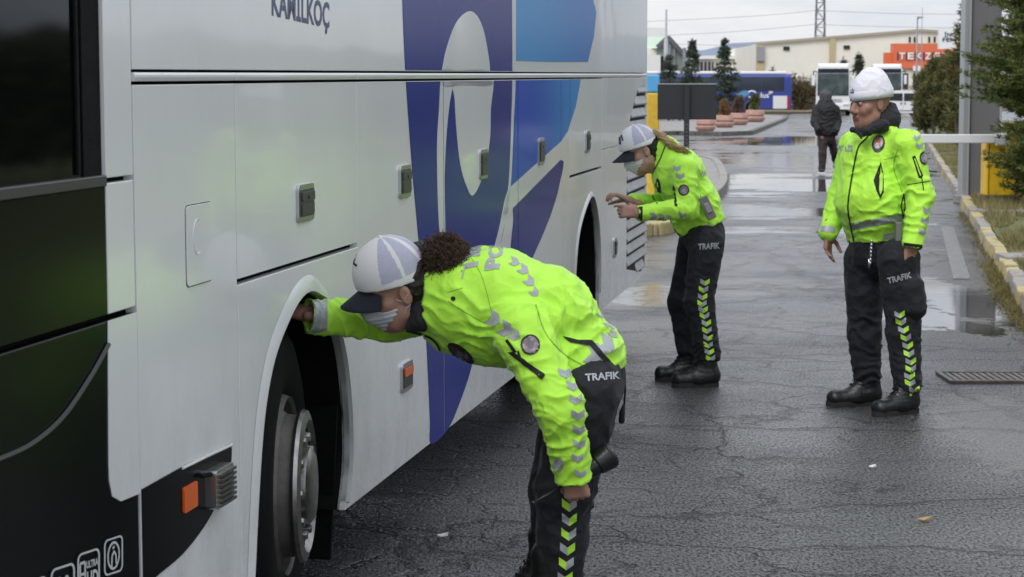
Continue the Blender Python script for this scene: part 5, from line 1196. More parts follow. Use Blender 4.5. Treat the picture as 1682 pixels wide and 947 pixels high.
class Dec:
    """flat marks laid onto a garment: each point is dropped onto the cloth and set just proud of it"""
    def __init__(s, bvh, base, L=5): s.b = bvh; s.base = np.array(base); s.L = L; s.V = []; s.F = []; s.m = []; s.pc = []; s.cur = 0; s.hold = False; s.kind = {}
    def _add(s, P3, F, hits, m, maxd=.05):
        idx = {}
        for i, h in enumerate(hits):
            if h is not None: idx[i] = len(s.V); s.V.append(h)
        for f in F:
            if all(i in idx for i in f):
                q = [Vector(s.V[idx[i]]) for i in f]
                if max((q[0]-q[1]).length, (q[1]-q[2]).length, (q[0]-q[2]).length) < maxd: s.F.append([idx[i] for i in f]); s.m.append(m); s.pc.append(s.cur)
    def px(s, V, F, m=0, off=.002, maxd=.05):
        V, F = subdiv(V, F, s.L); hits = []
        for x, y in V:
            d = ray(x, y).normalized(); loc, nrm, _, _ = s.b.ray_cast(_C, d)
            hits.append(None if loc is None else tuple(loc+(nrm if nrm.dot(d) < 0 else -nrm)*off))
        s._add(None, F, hits, m, maxd)
    def proj(s, V, F, o, u, v, n, m=0, off=.002, L=.012):
        V, F = subdiv(V, F, L); o, u, v, n = Vector(o), Vector(u), Vector(v), Vector(n).normalized(); hits = []
        for x, y in V:
            p = o+u*x+v*y-n*.3; loc, nrm, _, _ = s.b.ray_cast(p, n)
            hits.append(None if loc is None else tuple(loc+(nrm if nrm.dot(n) < 0 else -nrm)*off))
        s._add(None, F, hits, m)
    def new(s, kind):
        if not s.hold: s.cur += 1
        s.kind.setdefault(s.cur, kind)
    def poly(s, P, m=0, off=.002): s.new('patch'); s.px(P, tri_poly(P), m, off)
    def ell(s, c, rx, ry, ang=0, m=0, off=.002, n=20):
        a0 = math.radians(ang); P = [(c[0]+rx*math.cos(t)*math.cos(a0)-ry*math.sin(t)*math.sin(a0), c[1]+rx*math.cos(t)*math.sin(a0)+ry*math.sin(t)*math.cos(a0)) for t in np.linspace(0, 2*math.pi, n, endpoint=False)]
        s.poly(P, m, off)
    def line(s, pts, w_, m=0, off=.002):
        s.new('strip')
        for i in range(len(pts)-1):
            p, q = np.array(pts[i], float), np.array(pts[i+1], float); d = (q-p)/(np.linalg.norm(q-p)+1e-9); n = np.array((-d[1], d[0]))*w_/2; e = d*w_*.3
            s.px([tuple(p-n-e), tuple(q-n+e), tuple(q+n+e), tuple(p+n-e)], [(0, 1, 2), (0, 2, 3)], m, off)
    def chev(s, c, w_, h, ang=0, m=0, m2=None, th=.62):
        """V-shaped chevron pointing down before turning by ang"""
        s.new('reflective_chevron'); a = math.radians(ang); R = lambda x, y: (c[0]+x*math.cos(a)-y*math.sin(a), c[1]+x*math.sin(a)+y*math.cos(a))
        t_ = h*th; L_ = [R(-w_/2, -h/2), R(0, h/2-t_), R(0, h/2), R(-w_/2, -h/2+t_)]; R_ = [R(w_/2, -h/2), R(w_/2, -h/2+t_), R(0, h/2), R(0, h/2-t_)]
        s.px(L_, [(0, 1, 2), (0, 2, 3)], m); s.px(R_, [(0, 1, 2), (0, 2, 3)], m if m2 is None else m2)
    def text(s, t, q, m=0, bold=.03):
        s.new('lettering'); V, F = text_tris(t, bold); s.px([quadmap(q, x, y) for x, y in V], F, m)
    def build(s, name, mats, parent):
        o = None; Va = np.array(s.V)-s.base; pc = np.array(s.pc)
        for p in sorted(set(s.pc)):
            ids = [i for i in range(len(s.F)) if s.pc[i] == p]; used = sorted({v for i in ids for v in s.F[i]}); mp_ = {v: k for k, v in enumerate(used)}
            kd_ = s.kind.get(p, 'patch'); nm = {'reflective_chevron': 'reflective_chevron', 'lettering': 'lettering'}.get(kd_, name)
            me = bpy.data.meshes.new(nm); me.from_pydata(Va[used].tolist(), [], [[mp_[v] for v in s.F[i]] for i in ids])
            for mt in mats: me.materials.append(mt)
            me.polygons.foreach_set('material_index', [s.m[i] for i in ids]); me.polygons.foreach_set('use_smooth', [True]*len(ids)); me.update(); o = bpy.data.objects.new(nm, me); COL.objects.link(o); o.parent = parent
        return o
def cap_hat(parent, base, c, R, sc, h=.004, tall=.135, logo=True):
    s = Sdf(h); s.ell((.004, 0, .035), (.112, .092, tall-.005), k=.01); s.ell((.045, 0, .062), (.074, .070, .082), k=.03); s.cut((0, 0, .028), (.10, 0, -1))
    V, Q = s.mesh(); V = relax(V, Q, 2, .4); cc = V[Q].mean(1); az = np.degrees(np.arctan2(np.abs(cc[:, 1]), cc[:, 0]-.0)); el = cc[:, 2]
    mi = np.where(az < 58, 0, 1)
    for a in (58, 106, 152): mi[(np.abs(az-a) < 3.2*(1+1.2*np.clip((el-.05)/.1, 0, 1)))] = 0
    mi[el < .052+.10*0] = 0; mi[(cc[:, 0]**2+cc[:, 1]**2) < .012**2] = 0; mi[np.abs(cc[:, 1]) < .003] = 0
    o = mk('cap', [(to_world(V, c, R, sc), Q, mi)], [M_capw, M_capm], parent, base)
    # brim: a curved plate
    m = MB(); n, k = 22, 6; P = []
    for lay in (0, 1):
        for i in range(n+1):
            t = -1+2*i/n; y = t*.076
            for j in range(k+1):
                f = j/k; x0 = .10*math.sqrt(max(0, 1-(t*.80)**2)); x = x0+f*.088*math.sqrt(max(0, 1-t*t*.96)); z = .036-.030*t*t*(.5+.5*f)-.030*f-(.0035 if lay == 0 else 0)
                P.append(np.array((x, y*(1+.04*f), z)))
    W_ = (n+1)*(k+1); F = []
    for i in range(n):
        for j in range(k):
            a = i*(k+1)+j; b = (i+1)*(k+1)+j; F += [[a, b, b+1, a+1], [W_+a, W_+a+1, W_+b+1, W_+b]]
    for i in range(n): a = i*(k+1)+k; b = (i+1)*(k+1)+k; F.append([a, b, W_+b, W_+a])
    m.add(to_world(np.array(P), c, R, sc), F); m.build('brim', M_capn, o, base, smooth=60)
    o2 = bpy.data.objects[o.name]; o2['_'] = 0; del o2['_']
    for ch in o.children: ch.location = (0, 0, 0)
    m = MB(); b0 = to_world(np.array([[0, 0, tall+.029]]), c, R, sc)[0]; m.sphere(b0, (.007*sc,)*3, 6); m.build('button', M_capw, o, base, smooth='all')
    return o, (to_world(V, c, R, sc), Q)
def build_mask(parent, base, c, R, sc, mat):
    s = Sdf(.004); s.ell((.032, 0, -.044), (.080, .067, .060), k=.01); s.cap((.085, 0, -.010), (.102, 0, -.045), .024, .030, k=.03); s.cap((.06, 0, -.10), (.066, 0, -.09), .028, k=.03); s.cut((.002, 0, 0), (-1, 0, -.25)); s.cut((0, 0, .004), (-.1, 0, 1))
    V, Q = s.mesh(); V = relax(V, Q, 1, .4); z = V[:, 2]; N = vnormals(V, Q); V = V+N*(.0016*np.sin(z*420)[:, None])
    o = mk('face_mask', [(to_world(V, c, R, sc), Q, 0)], [mat], parent, base)
    for sd in (-1, 1):
        for z0 in (-.012, -.075):
            m = MB(); pts = [(.022, sd*.068, z0), (.004, sd*.079, -.02+z0*.3), (-.012, sd*.087, -.004 if z0 > -.05 else -.035)]; m.tube(list(to_world(np.array(pts), c, R, sc)), .0014, 4); m.build('ear_loop', mat, o, base)
    return o
def boot(parent, base, heel, toe_dir, L=.29, top=.24, h=.007, lean=(0, 0)):
    d = Vector((toe_dir[0], toe_dir[1], 0)).normalized(); s = Sdf(h); H = Vector((heel[0], heel[1], 0)); sd = Vector((-d.y, d.x, 0))
    P = lambda f, z, w_=0: tuple(H+d*f*L+sd*w_+Vector((0, 0, z)))
    s.cap(P(.16, .055), P(.45, .052), .044, .046, k=.02); s.cap(P(.45, .05), P(.84, .04), .048, .042, k=.03, fl=(tuple(sd), 1.12)); s.cap(P(.86, .042), P(.84, .03), .040, .036, k=.02, fl=(tuple(sd), 1.15))
    s.cap(P(.20, .07), tuple(Vector(P(.22, top))+Vector((*lean, 0))), .050, .056, k=.04); s.cap(P(.5, .075), P(.30, .14), .034, .042, k=.03); s.cut((0, 0, .018), (0, 0, -1))
    V, Q = s.mesh(); V = relax(V, Q, 1, .4); V = folds(V, Q, [(P(.35, .12), .08, (0, 0, 1), .03, .003)], base=.0008)
    o = mk('boot', [(V, Q, 0)], [M_bt], parent, base)
    m = MB(); ol = [(.02, .0), (.05, .032), (.25, .04), (.45, .038), (.7, .05), (.9, .043), (1.0, .018), (1.01, 0)]; ol = ol+[(f, -w_) for f, w_ in ol[::-1][1:-1]]
    ol = smooth_path(ol, 3); m.prism(ol, lambda f, w_, t: P(f, t, w_), .0, .026); m.build('sole', M_sole, o, base, bevel=.004)
    m = MB()
    for i in range(6): f, z = .62-.05*i, .085+.022*i; m.tube([P(f, z, -.022), P(f-.01, z+.012, 0), P(f, z, .022)], .0025, 4)
    m.build('laces', M_rub, o, base); return o
def wr(a, b, t=.5): return tuple(Vector(a)*(1-t)+Vector(b)*t)
def sub(a, b): return tuple(Vector(a)-Vector(b))
OFFG = 'traffic officers in yellow green jackets'

# ------------------------------------------------------------------ officer bending into the wheel arch
A = lambda x, y, Y: tuple(AT(x, y, Y)); baseA = (A(925, 900, 6.6)[0], 6.6, 0)
hipc = A(958, 588, 6.60); mid = A(892, 522, 6.60); chest = A(808, 503, 6.60); upc = A(752, 496, 6.60); nk = A(712, 478, 6.60)
lsh, lel, lwr = A(858, 548, 6.38), A(920, 668, 6.27), A(942, 785, 6.30)
rsh, rel, rwr = A(748, 492, 6.80), A(640, 525, 6.74), A(505, 518, 6.62)
Rh = rotm((-.93, -.10, -.36), (-.33, -.26, .90)); hc = A(655, 470, 6.56)
b = Sdf(.009); b.chain([hipc, mid, chest, upc], [.09, .11, .12, .08]); b.cap(upc, tuple(to_world(np.array([[-.045, 0, -.09]]), hc, Rh)[0]), .07, .052); b.chain([lsh, lel, lwr], [.045, .038, .03]); b.chain([rsh, rel, rwr], [.04, .03, .018])
for (x1, x2, x3, Y) in ((963, 930, 915, 6.47), (950, 912, 898, 6.74)): b.chain([A(x1, 640, Y), A(x2, 800, Y), (A(x3, 990, Y)[0], Y, .28)], [.08, .06, .04])
bV, bQ = b.mesh()
dl = sub(lwr, lel); hV = hand(wr(lwr, lel, .16), dl, (-.25, -1, .1), -1, (50, 75, 45), 1.0, tc=40)
hR = hand(A(500, 513, 6.65), (-1, .12, .12), (0, -.3, 1), -1, (12, 18, 14), 1.0)
hd = head(hc, Rh, 1.06)
pA = mk('person', [(bV, bQ, 0), hV, hR, hd], [M_skin, M_eyew, M_eyed, M_lip], None, baseA)
tag(pA, 'officer in white mesh cap and hi-vis jacket bending with one arm inside the wheel arch', 'person', OFFG)
j = Sdf(.0055); Yd = (0, 1, 0)
j.cap(A(950, 585, 6.6), mid, .132, .158, k=.03, fl=(Yd, 1.22)); j.cap(mid, chest, .160, .178, k=.04, fl=(Yd, 1.22)); j.cap(chest, upc, .178, .158, k=.04, fl=(Yd, 1.2)); j.cap(upc, nk, .13, .088, k=.05, fl=(Yd, 1.15))
j.cap(A(968, 585, 6.6), A(925, 595, 6.55), .112, .120, k=.04, fl=(Yd, 1.3))
j.cut(A(965, 617, 6.6), (.27, 0, -.96)); j.cut(A(697, 470, 6.6), (-.96, 0, .05))
j.cap(lsh, lel, .094, .074, k=.05); j.cap(lel, lwr, .075, .057, k=.03); j.cap(rsh, rel, .098, .070, k=.05); j.cap(rel, rwr, .069, .056, k=.03); j.cap(A(720, 470, 6.7), rsh, .09, .09, k=.04)
dn = Vector(dl).normalized(); j.cut(tuple(Vector(lwr)+dn*.008), tuple(dn)); dr = Vector(sub(rwr, rel)).normalized(); j.cut(tuple(Vector(rwr)-dr*0), tuple(dr))
j.cap(tuple(Vector(lwr)-dn*.02), tuple(Vector(lwr)+dn*.03), .040, k=.004, sub=True); j.cap(tuple(Vector(rwr)-dr*.008), tuple(Vector(rwr)+dr*.03), .036, k=.004, sub=True)
jV, jQ = j.mesh(); jV = relax(jV, jQ, 1, .4)
jV = folds(jV, jQ, [(wr(lel, lwr, .15), .13, dn, .055, .011), (wr(lel, lwr, .75), .10, (dn.x*.8+.4, 0, dn.z), .042, .008), (wr(lsh, lel, .55), .12, (dn.x+.5, .2, dn.z), .07, .009), (wr(rel, rwr, .3), .15, (1, 0, .4), .06, .009), (wr(rel, rwr, .85), .08, dr, .04, .006),
    (A(870, 600, 6.4), .14, (.7, 0, .7), .07, .010), (A(990, 570, 6.5), .14, (.9, 0, -.5), .06, .008), (A(930, 520, 6.45), .18, (.8, .2, .6), .095, .010), (A(700, 520, 6.5), .10, (.5, 0, 1), .05, .008), (A(780, 560, 6.4), .16, (.4, 0, 1), .07, .008), (rsh, .13, (1, 0, .3), .06, .008)], base=.0042, bsc=7, seed=3)
jA = mk('jacket', [(jV, jQ, 0)], [M_hv], pA, baseA); bj = bvh_of((jV, jQ))
t = Sdf(.008); t.ell(A(961, 622, 6.6), (.122, .17, .12), k=.03); t.cap(hipc, A(960, 620, 6.6), .12, .12, k=.03, fl=(Yd, 1.2))
for (x1, x2, x3, Y) in ((962, 929, 918, 6.47), (948, 920, 905, 6.76)):
    an = (A(x3, 990, Y)[0], Y, .14); t.cap(A(x1, 645, Y), A(x2, 800, Y), .112, .092, k=.04); t.cap(A(x2, 800, Y), an, .092, .074, k=.04); t.cut((0, 0, .07), (0, 0, -1))
tV, tQ = t.mesh(); tV = relax(tV, tQ, 1, .4)
tV = folds(tV, tQ, [(A(930, 800, 6.45), .14, (.15, 0, 1), .07, .008), (A(915, 980, 6.5), .14, (0, 0, 1), .05, .009), (A(965, 680, 6.5), .14, (.5, 0, 1), .09, .007)], base=.003, bsc=6, seed=8)
mk('trousers', [(tV, tQ, 0)], [M_trs], pA, baseA); bt_ = bvh_of((tV, tQ))
boot(pA, baseA, (A(932, 990, 6.47)[0], 6.47), (-1, -.12), .27); boot(pA, baseA, (A(925, 990, 6.76)[0], 6.76), (-1, -.05), .27)
s = Sdf(.005); s.cap(A(694, 505, 6.56), A(724, 470, 6.6), .066, .086, k=.03); s.cap(A(674, 538, 6.50), A(692, 528, 6.50), .016, .035, k=.03); s.cut(A(714, 480, 6.6), (.95, 0, -.2)); V, Q = s.mesh(); V = folds(relax(V, Q, 1), Q, [], base=.002, bsc=12)
mk('collar_lining', [(V, Q, 0)], [M_blkf], pA, baseA)
oc, cvq = cap_hat(pA, baseA, hc, Rh, 1.02, h=.0035, tall=.138)
build_mask(pA, baseA, hc, Rh, 1.06, M_mask)
# hair: dark at the nape, then a curly bun
s = Sdf(.005); s.ell(tuple(to_world(np.array([[-.035, 0, .01]]), hc, Rh)[0]), (.092, .088, .10), Rh, k=.02); s.cap(A(690, 420, 6.58), A(706, 425, 6.58), .045, .04, k=.03); s.cap(A(690, 480, 6.58), A(700, 500, 6.58), .05, .05, k=.03)
s.cut(tuple(to_world(np.array([[.012, 0, 0]]), hc, Rh)[0]), tuple(Rh@np.array((1, 0, -.45))))
V, Q = s.mesh(); V = folds(relax(V, Q, 1), Q, [], base=.003, bsc=25); hA = mk('hair', [(V, Q, 0)], [M_hairb], pA, baseA)
rs = np.random.RandomState(3); m = MB(); bc = np.array(A(732, 427, 6.54))
m.sphere(bc, (.062, .062, .068), 10)
for i in range(3000):
    v = rs.randn(3); v /= np.linalg.norm(v); p = bc+v*np.array((.062, .062, .068))*rs.uniform(.85, 1.1); d1 = rs.randn(3); d1 -= v*(d1@v)*.6; d1 /= np.linalg.norm(d1); d2 = np.cross(d1, v); r_ = rs.uniform(.003, .007); L_ = rs.uniform(.012, .034)
    a = rs.uniform(0, 6); pts = [tuple(p+d1*L_*q+(v*math.sin(a+q*9)+d2*math.cos(a+q*9))*r_+v*.012*q) for q in np.linspace(0, 1, 7)]; m.tube(pts, .0011, 3)
o = m.build('curly_bun', M_hairc, hA, baseA, smooth='all')
m = MB(); pr = [A(707, 398, 6.58), A(701, 420, 6.50), A(705, 445, 6.58), A(711, 420, 6.65)]; m.tube(pr+[pr[0]], .011, 8); m.build('hair_tie', M_blkf, hA, baseA, smooth='all')
# marks on the jacket
D = Dec(bj, baseA, 6)
for c, w_, h_, a_ in (((929, 612), 22, 20, -10), ((941, 633), 20, 19, -5), ((945, 656), 20, 18, 0), ((949, 681), 21, 18, 0), ((951, 705), 21, 18, 0), ((951, 729), 20, 17, 0), ((948, 752), 18, 16, 0), ((953, 777), 18, 14, 0), ((811, 524), 24, 26, -62), ((831, 541), 24, 26, -62), ((846, 550), 18, 20, -62),
        ((845, 430), 13, 18, -70), ((860, 443), 15, 20, -60), ((870, 462), 16, 20, -50), ((878, 480), 14, 16, -45), ((990, 517), 12, 24, -50), ((1001, 533), 12, 24, -50), ((1006, 548), 10, 20, -50), ((976, 580), 34, 34, -80), ((995, 567), 30, 36, -60)):
    D.chev(c, w_, h_, a_)
D.ell((917, 763), 8, 12, 10)
D.poly([(507, 489), (524, 489), (538, 491), (538, 541), (524, 546), (508, 545)])
tx, tf = text_tris('TRAFİK', .04); tx2, tf2 = text_tris('POLİSİ', .04)
sd = Vector(sub(mid, chest)); sd.y = 0; sd.normalize(); nb = Vector((sd.z, 0, -sd.x))
if nb.z > 0: nb = -nb
for tt, ff, pxx, hgt in ((tx, tf, 786, .060), (tx2, tf2, 822, .060)):
    D.new('lettering'); o3 = Vector(A(pxx, 430, 6.6)); D.proj(tt, ff, o3-Vector((0, .16, 0)), (0, .34, 0), -sd*hgt, tuple(nb), L=.15)
D.build('reflective_patch', [M_ref], jA)
D = Dec(bj, baseA, 6); D.poly([(834, 578), (843, 577), (896, 615), (890, 623)]); D.line([(833, 559), (846, 577)], 5); D.poly([(923, 551), (950, 558), (972, 558), (1003, 593), (997, 600), (968, 567), (936, 562)]); D.ell((744.5, 490), 4, 4)
D.line([(851, 577), (856, 592)], 4)
D.line(smooth_path([(668, 543), (690, 548), (710, 556), (722, 572), (722, 592)], 4, False), 3.5); D.V = [tuple(np.array(v)+np.array((0, -.002, 0))) for v in D.V]; D.build('black_trim', [M_blkf], jA)
D = Dec(bj, baseA, 5); D.line([(737, 495), (768, 515), (797, 531), (806, 520)], 1.3, off=.001); D.line([(735, 480), (760, 473)], 1.2, off=.001); D.line(smooth_path([(880, 500), (895, 545), (925, 580), (958, 600)], 4, False), 1.6, off=.001); D.line(smooth_path([(760, 405), (790, 450), (808, 515)], 4, False), 1.2, off=.001); D.build('seam', [pbr('hivis_seam', (.22, .42, .01), .7)], jA)
D = Dec(bj, baseA, 4); D.new('badge'); D.hold = True; D.ell((871, 566), 16, 17, m=0); D.ell((871, 566), 12.5, 13.5, m=1, off=.003); D.ell((871, 566), 5.5, 6.5, m=2, off=.0038)
for q in (-20, 10, 40): D.ell((871+13*math.cos(math.radians(q+20)), 566+14*math.sin(math.radians(q+20))), 2, 2, m=1, off=.003, n=6)
D.hold = False; D.new('badge'); D.hold = True; D.ell((757, 580), 26, 10.5, 38, m=0); D.ell((757, 580), 17, 5.5, 38, m=3, off=.003); D.ell((756, 579), 7, 3, 38, m=2, off=.0036)
D.build('badge', [M_bdg, M_bds, pbr('badge_lilac', (.18, .15, .20), .5), pbr('badge_olive', (.07, .065, .04), .4, col2=(.03, .03, .02), vscale=90)], jA)
D = Dec(bt_, baseA, 6); k = 0
for (x, y) in ((933, 806), (935, 829), (935, 853), (934, 877), (932, 901), (930, 925), (928, 949), (926, 973), (925, 997)): D.chev((x, y), 24, 22, 0, k % 2, (k+1) % 2, .6); k += 1
D.text('TRAFIK', ((962, 626), (1018, 622), (1017, 610), (961, 614))); D.build('reflective_patch', [M_ref, M_lime], pA)
D = Dec(bvh_of(cvq), baseA, 3)
for (x0, y0, x1, y1) in ((581, 414, 586, 404), (583, 424, 580, 431), (586, 412, 584, 420), (581, 432, 586, 436)): D.line([(x0, y0), (x1, y1)], 3.5)
D.build('cap_emblem', [M_capn], oc)
# strap end hanging behind the hip
m = MB(); m.tube([A(1026, 612, 6.62), A(1027, 640, 6.62), A(1025, 668, 6.62)], .0035, 5); m.tube([A(1025, 664, 6.62), A(1022, 676, 6.62), A(1021, 692, 6.62), A(1021, 695, 6.62)], [.004, .009, .010, .006], 8); m.build('hanging_strap', M_blkf, pA, baseA, smooth='all')
# radio held in the hand
p0, p1 = Vector(A(940, 789, 6.335)), Vector(A(1000, 748, 6.37)); d = (p1-p0).normalized(); c0 = (p0+p1)/2; Rr = rotm(d, (0, -1, .2))
t = empty('handheld_radio', tuple(c0)); tag(t, 'black hand-held radio with a thin aerial gripped by the bending officer', 'radio')
M_rad = pbr('radio_black', (.012, .013, .014), .32, bump=.1)
m = MB(); LL = (p1-p0).length; m.cyl(-d*LL*.62, d*LL*.15, .024, .033, 14); m.cyl(d*LL*.15, d*LL*.5, .035, .043, 18); m.cyl(d*LL*.5, d*(LL*.5+.012), .043, .038, 18); m.build('body', M_rad, t, smooth=40, bevel=.003)
m = MB(); q0 = Vector(A(925, 797, 6.33))-c0; q1 = Vector(A(876, 825, 6.28))-c0; m.tube([tuple(q0), tuple(q1)], [.0045, .0035], 6); m.sphere(tuple(q1), (.006,)*3, 6); m.build('aerial', pbr('aerial_black', (.035, .036, .038), .3), t, smooth='all')
m = MB(); m.cyl(tuple(d*(LL*.5+.0125)), tuple(d*(LL*.5+.016)), .028, n=16); m.build('end_cap', M_dalu, t)

# ------------------------------------------------------------------ officer reading beside the grille
A = lambda x, y, Y: tuple(AT(x, y, Y)); Y0 = 12.1; baseB = (A(1145, 600, Y0)[0], Y0, 0)
hipc, mid, chest, nk = A(1157, 367, Y0), A(1141, 335, Y0), A(1114, 285, Y0), A(1088, 243, Y0)
lsh, lel, lwr = A(1124, 278, 11.92), A(1131, 342, 11.86), A(1046, 350, 11.78)
rsh, rel, rwr = A(1100, 272, 12.28), A(1092, 338, 12.32), A(1040, 330, 12.12)
Rh = rotm((-.92, -.10, -.38), (-.36, -.04, .93)); hc = A(1056, 247, 12.08)
b = Sdf(.012); b.chain([hipc, mid, chest, nk], [.08, .09, .10, .055]); b.cap(nk, tuple(to_world(np.array([[-.03, 0, -.08]]), hc, Rh)[0]), .05, .05); b.chain([lsh, lel, lwr], [.04, .034, .027]); b.chain([rsh, rel, rwr], [.04, .034, .027])
for (x1, x2, x3, Y) in ((1160, 1148, 1160, 12.0), (1148, 1128, 1120, 12.25)): b.chain([A(x1, 400, Y), A(x2, 490, Y), (A(x2, 545, Y)[0], Y, .42)], [.05, .035, .03])
bV, bQ = b.mesh()
hL = hand(A(1050, 349, 11.78), (-1, .1, .10), (-.2, -1, .3), -1, (35, 45, 35), .98, .0045, tc=50, fc=(.5, .9, 1, 1)); hR = hand(A(1036, 329, 12.1), (-1, -.05, .38), (.2, 0, 1), -1, (18, 40, 35), .98, .0045, tc=40)
pB = mk('person', [(bV, bQ, 0), hL, hR, head(hc, Rh, 1.0, .0055)], [M_skin, M_eyew, M_eyed, M_lip], None, baseB)
tag(pB, 'officer with blond ponytail, white cap and face mask stooping to look at both hands', 'person', OFFG)
j = Sdf(.0075); j.cap(hipc, mid, .125, .135, k=.03, fl=(Yd, 1.2)); j.cap(mid, chest, .135, .145, k=.04, fl=(Yd, 1.25)); j.cap(chest, nk, .140, .07, k=.05, fl=(Yd, 1.2)); j.cap(A(1122, 372, Y0), A(1115, 340, Y0), .055, .07, k=.05, fl=(Yd, 1.8))
j.cut(A(1155, 374, Y0), (.38, 0, -.92)); dB = Vector(sub(hc, nk)).normalized()
j.cap(lsh, lel, .078, .066, k=.04); j.cap(lel, lwr, .064, .046, k=.03); j.cap(rsh, rel, .078, .064, k=.04); j.cap(rel, rwr, .062, .046, k=.03)
dn = Vector(sub(lwr, lel)).normalized(); j.cut(lwr, tuple(dn)); j.cap(tuple(Vector(lwr)-dn*.02), tuple(Vector(lwr)+dn*.03), .034, k=.004, sub=True)
s_col = A(1085, 236, Y0); j.cap(A(1094, 246, Y0), A(1076, 243, Y0), .08, .066, k=.03)
jV, jQ = j.mesh(); jV = relax(jV, jQ, 1, .4)
jV = folds(jV, jQ, [(wr(lel, lwr, .4), .12, (1, 0, .3), .055, .008), (wr(lsh, lel, .8), .10, (.5, 0, 1), .055, .009), (A(1165, 330, 11.9), .13, (.4, 0, 1), .06, .010), (A(1150, 290, 11.95), .11, (.8, 0, .6), .07, .008), (A(1105, 370, 12), .10, (.5, 0, 1), .06, .008)], base=.004, bsc=7, seed=13)
jB = mk('jacket', [(jV, jQ, 0)], [M_hv], pB, baseB); bj = bvh_of((jV, jQ))
t = Sdf(.010); t.ell(A(1155, 385, Y0), (.125, .165, .13), k=.03)
for (x1, x2, x3, Y) in ((1160, 1148, 1163, 11.99), (1143, 1122, 1132, 12.25)):
    an = (A(x3, 590, Y)[0], Y, .18); t.cap(A(x1, 400, Y), A(x2, 495, Y), .105, .086, k=.03); t.cap(A(x2, 495, Y), an, .086, .074, k=.03)
t.cut((0, 0, .15), (0, 0, -1)); tV, tQ = t.mesh(); tV = relax(tV, tQ, 1, .4)
tV = folds(tV, tQ, [(A(1140, 490, 12), .16, (.1, 0, 1), .08, .008), (A(1150, 580, 12), .16, (0, 0, 1), .06, .010), (A(1150, 420, 12), .14, (.5, 0, 1), .10, .007)], base=.003, bsc=6, seed=18)
mk('trousers', [(tV, tQ, 0)], [M_trs], pB, baseB); bt_ = bvh_of((tV, tQ))
g1 = G(1182, 634); g2 = G(1142, 624); boot(pB, baseB, (A(1182, 600, 12.0)[0], 12.0), (-1, -.08), .27, top=.26, lean=(-.03, 0)); boot(pB, baseB, (A(1150, 600, 12.26)[0], 12.26), (-1, -.05), .26, top=.26, lean=(-.03, 0))
oc, cvq = cap_hat(pB, baseB, hc, Rh, 1.0, h=.0045, tall=.125); build_mask(pB, baseB, hc, Rh, 1.0, M_mask2)
s = Sdf(.006); s.cap(tuple(to_world(np.array([[-.045, 0, -.03]]), hc, Rh)[0]), tuple(to_world(np.array([[-.05, 0, -.09]]), hc, Rh)[0]), .062, .06, k=.03); s.ell(tuple(to_world(np.array([[-.04, 0, .02]]), hc, Rh)[0]), (.075, .08, .07), Rh, k=.03); V, Q = s.mesh(); V = folds(relax(V, Q, 1), Q, [], base=.003, bsc=25)
hB = mk('hair', [(V, Q, 0)], [M_hairb], pB, baseB)
s = Sdf(.006); pts = [A(1076, 216, 12.05), A(1088, 224, 12.03), A(1103, 236, 12.0), A(1118, 245, 12.0), A(1131, 252, 12.02)]; s.chain(pts, [.018, .022, .021, .015, .004], k=.02)
V, Q = s.mesh(); V = folds(relax(V, Q, 1), Q, [(p, .06, (.4, .4, 1), .014, .005) for p in pts[1:4]], base=.002, bsc=30); mk('ponytail', [(V, Q, 0)], [M_hairl], hB, baseB)
m = MB(); rs = np.random.RandomState(9)
for i in range(70):
    q = [np.array(p)+rs.randn(3)*.008*(1+k*.25) for k, p in enumerate(pts)]; q[0] = np.array(pts[0])+rs.randn(3)*.008; m.tube([tuple(v) for v in q], .0022, 3)
m.build('ponytail_strands', M_hairl, hB, baseB, smooth='all')
s = Sdf(.006); s.cap(A(1080, 240, Y0), A(1072, 252, Y0), .064, .062, k=.03); s.cut(A(1068, 250, Y0), (-.85, 0, .3)); V, Q = s.mesh(); mk('collar_lining', [(V, Q, 0)], [M_blkf], pB, baseB)
D = Dec(bj, baseB, 5)
for c, w_, h_, a_ in (((1112, 276), 12, 11, 0), ((1117, 289), 14, 12, 0), ((1073, 355), 12, 14, -90), ((1086, 357), 12, 14, -90), ((1099, 359), 12, 14, -90), ((1120, 352), 14, 10, 20), ((1160, 372), 14, 8, -30), ((1156, 285), 8, 10, 10)): D.chev(c, w_, h_, a_)
D.build('reflective_patch', [M_ref], jB)
D = Dec(bj, baseB, 5); D.poly([(1050, 332), (1056, 332), (1055, 362), (1049, 361)]); D.poly([(1105, 305), (1108, 304), (1113, 339), (1108, 338)]); D.line(smooth_path([(1093, 238), (1084, 262), (1068, 292), (1064, 315)], 4, False), 1.8); D.line(smooth_path([(1078, 300), (1072, 322), (1080, 334)], 4, False), 1.6); D.ell((1082, 306), 3.5, 14, -8); D.line([(1103, 372), (1118, 388)], 2.2)
D.build('black_trim', [M_blkf], jB)
D = Dec(bj, baseB, 3); D.new('badge'); D.hold = True; D.ell((1123, 312), 9, 9.5, m=0); D.ell((1123, 312), 6.5, 7, m=1, off=.003); D.ell((1123, 312), 3, 3.5, m=2, off=.0036); D.build('arm_badge', [M_bdg, M_bds, M_greyp], jB)
m = MB(); pc = AT(1162, 341, 11.86); m.box(tuple(pc), (.135, .052, .035), rotm((.42, 0, -.9), (0, -1, 0))); m.box(tuple(Vector(pc)+Vector((0, -.02, 0))), (.06, .03, .012), rotm((.42, 0, -.9), (0, -1, 0)), 1); m.build('belt_pouch', [pbr('pouch_grey', (.17, .16, .15), .55), pbr('pouch_light', (.28, .27, .27), .5)], pB, baseB, bevel=.012, seg=3)
D = Dec(bt_, baseB, 5); k = 0
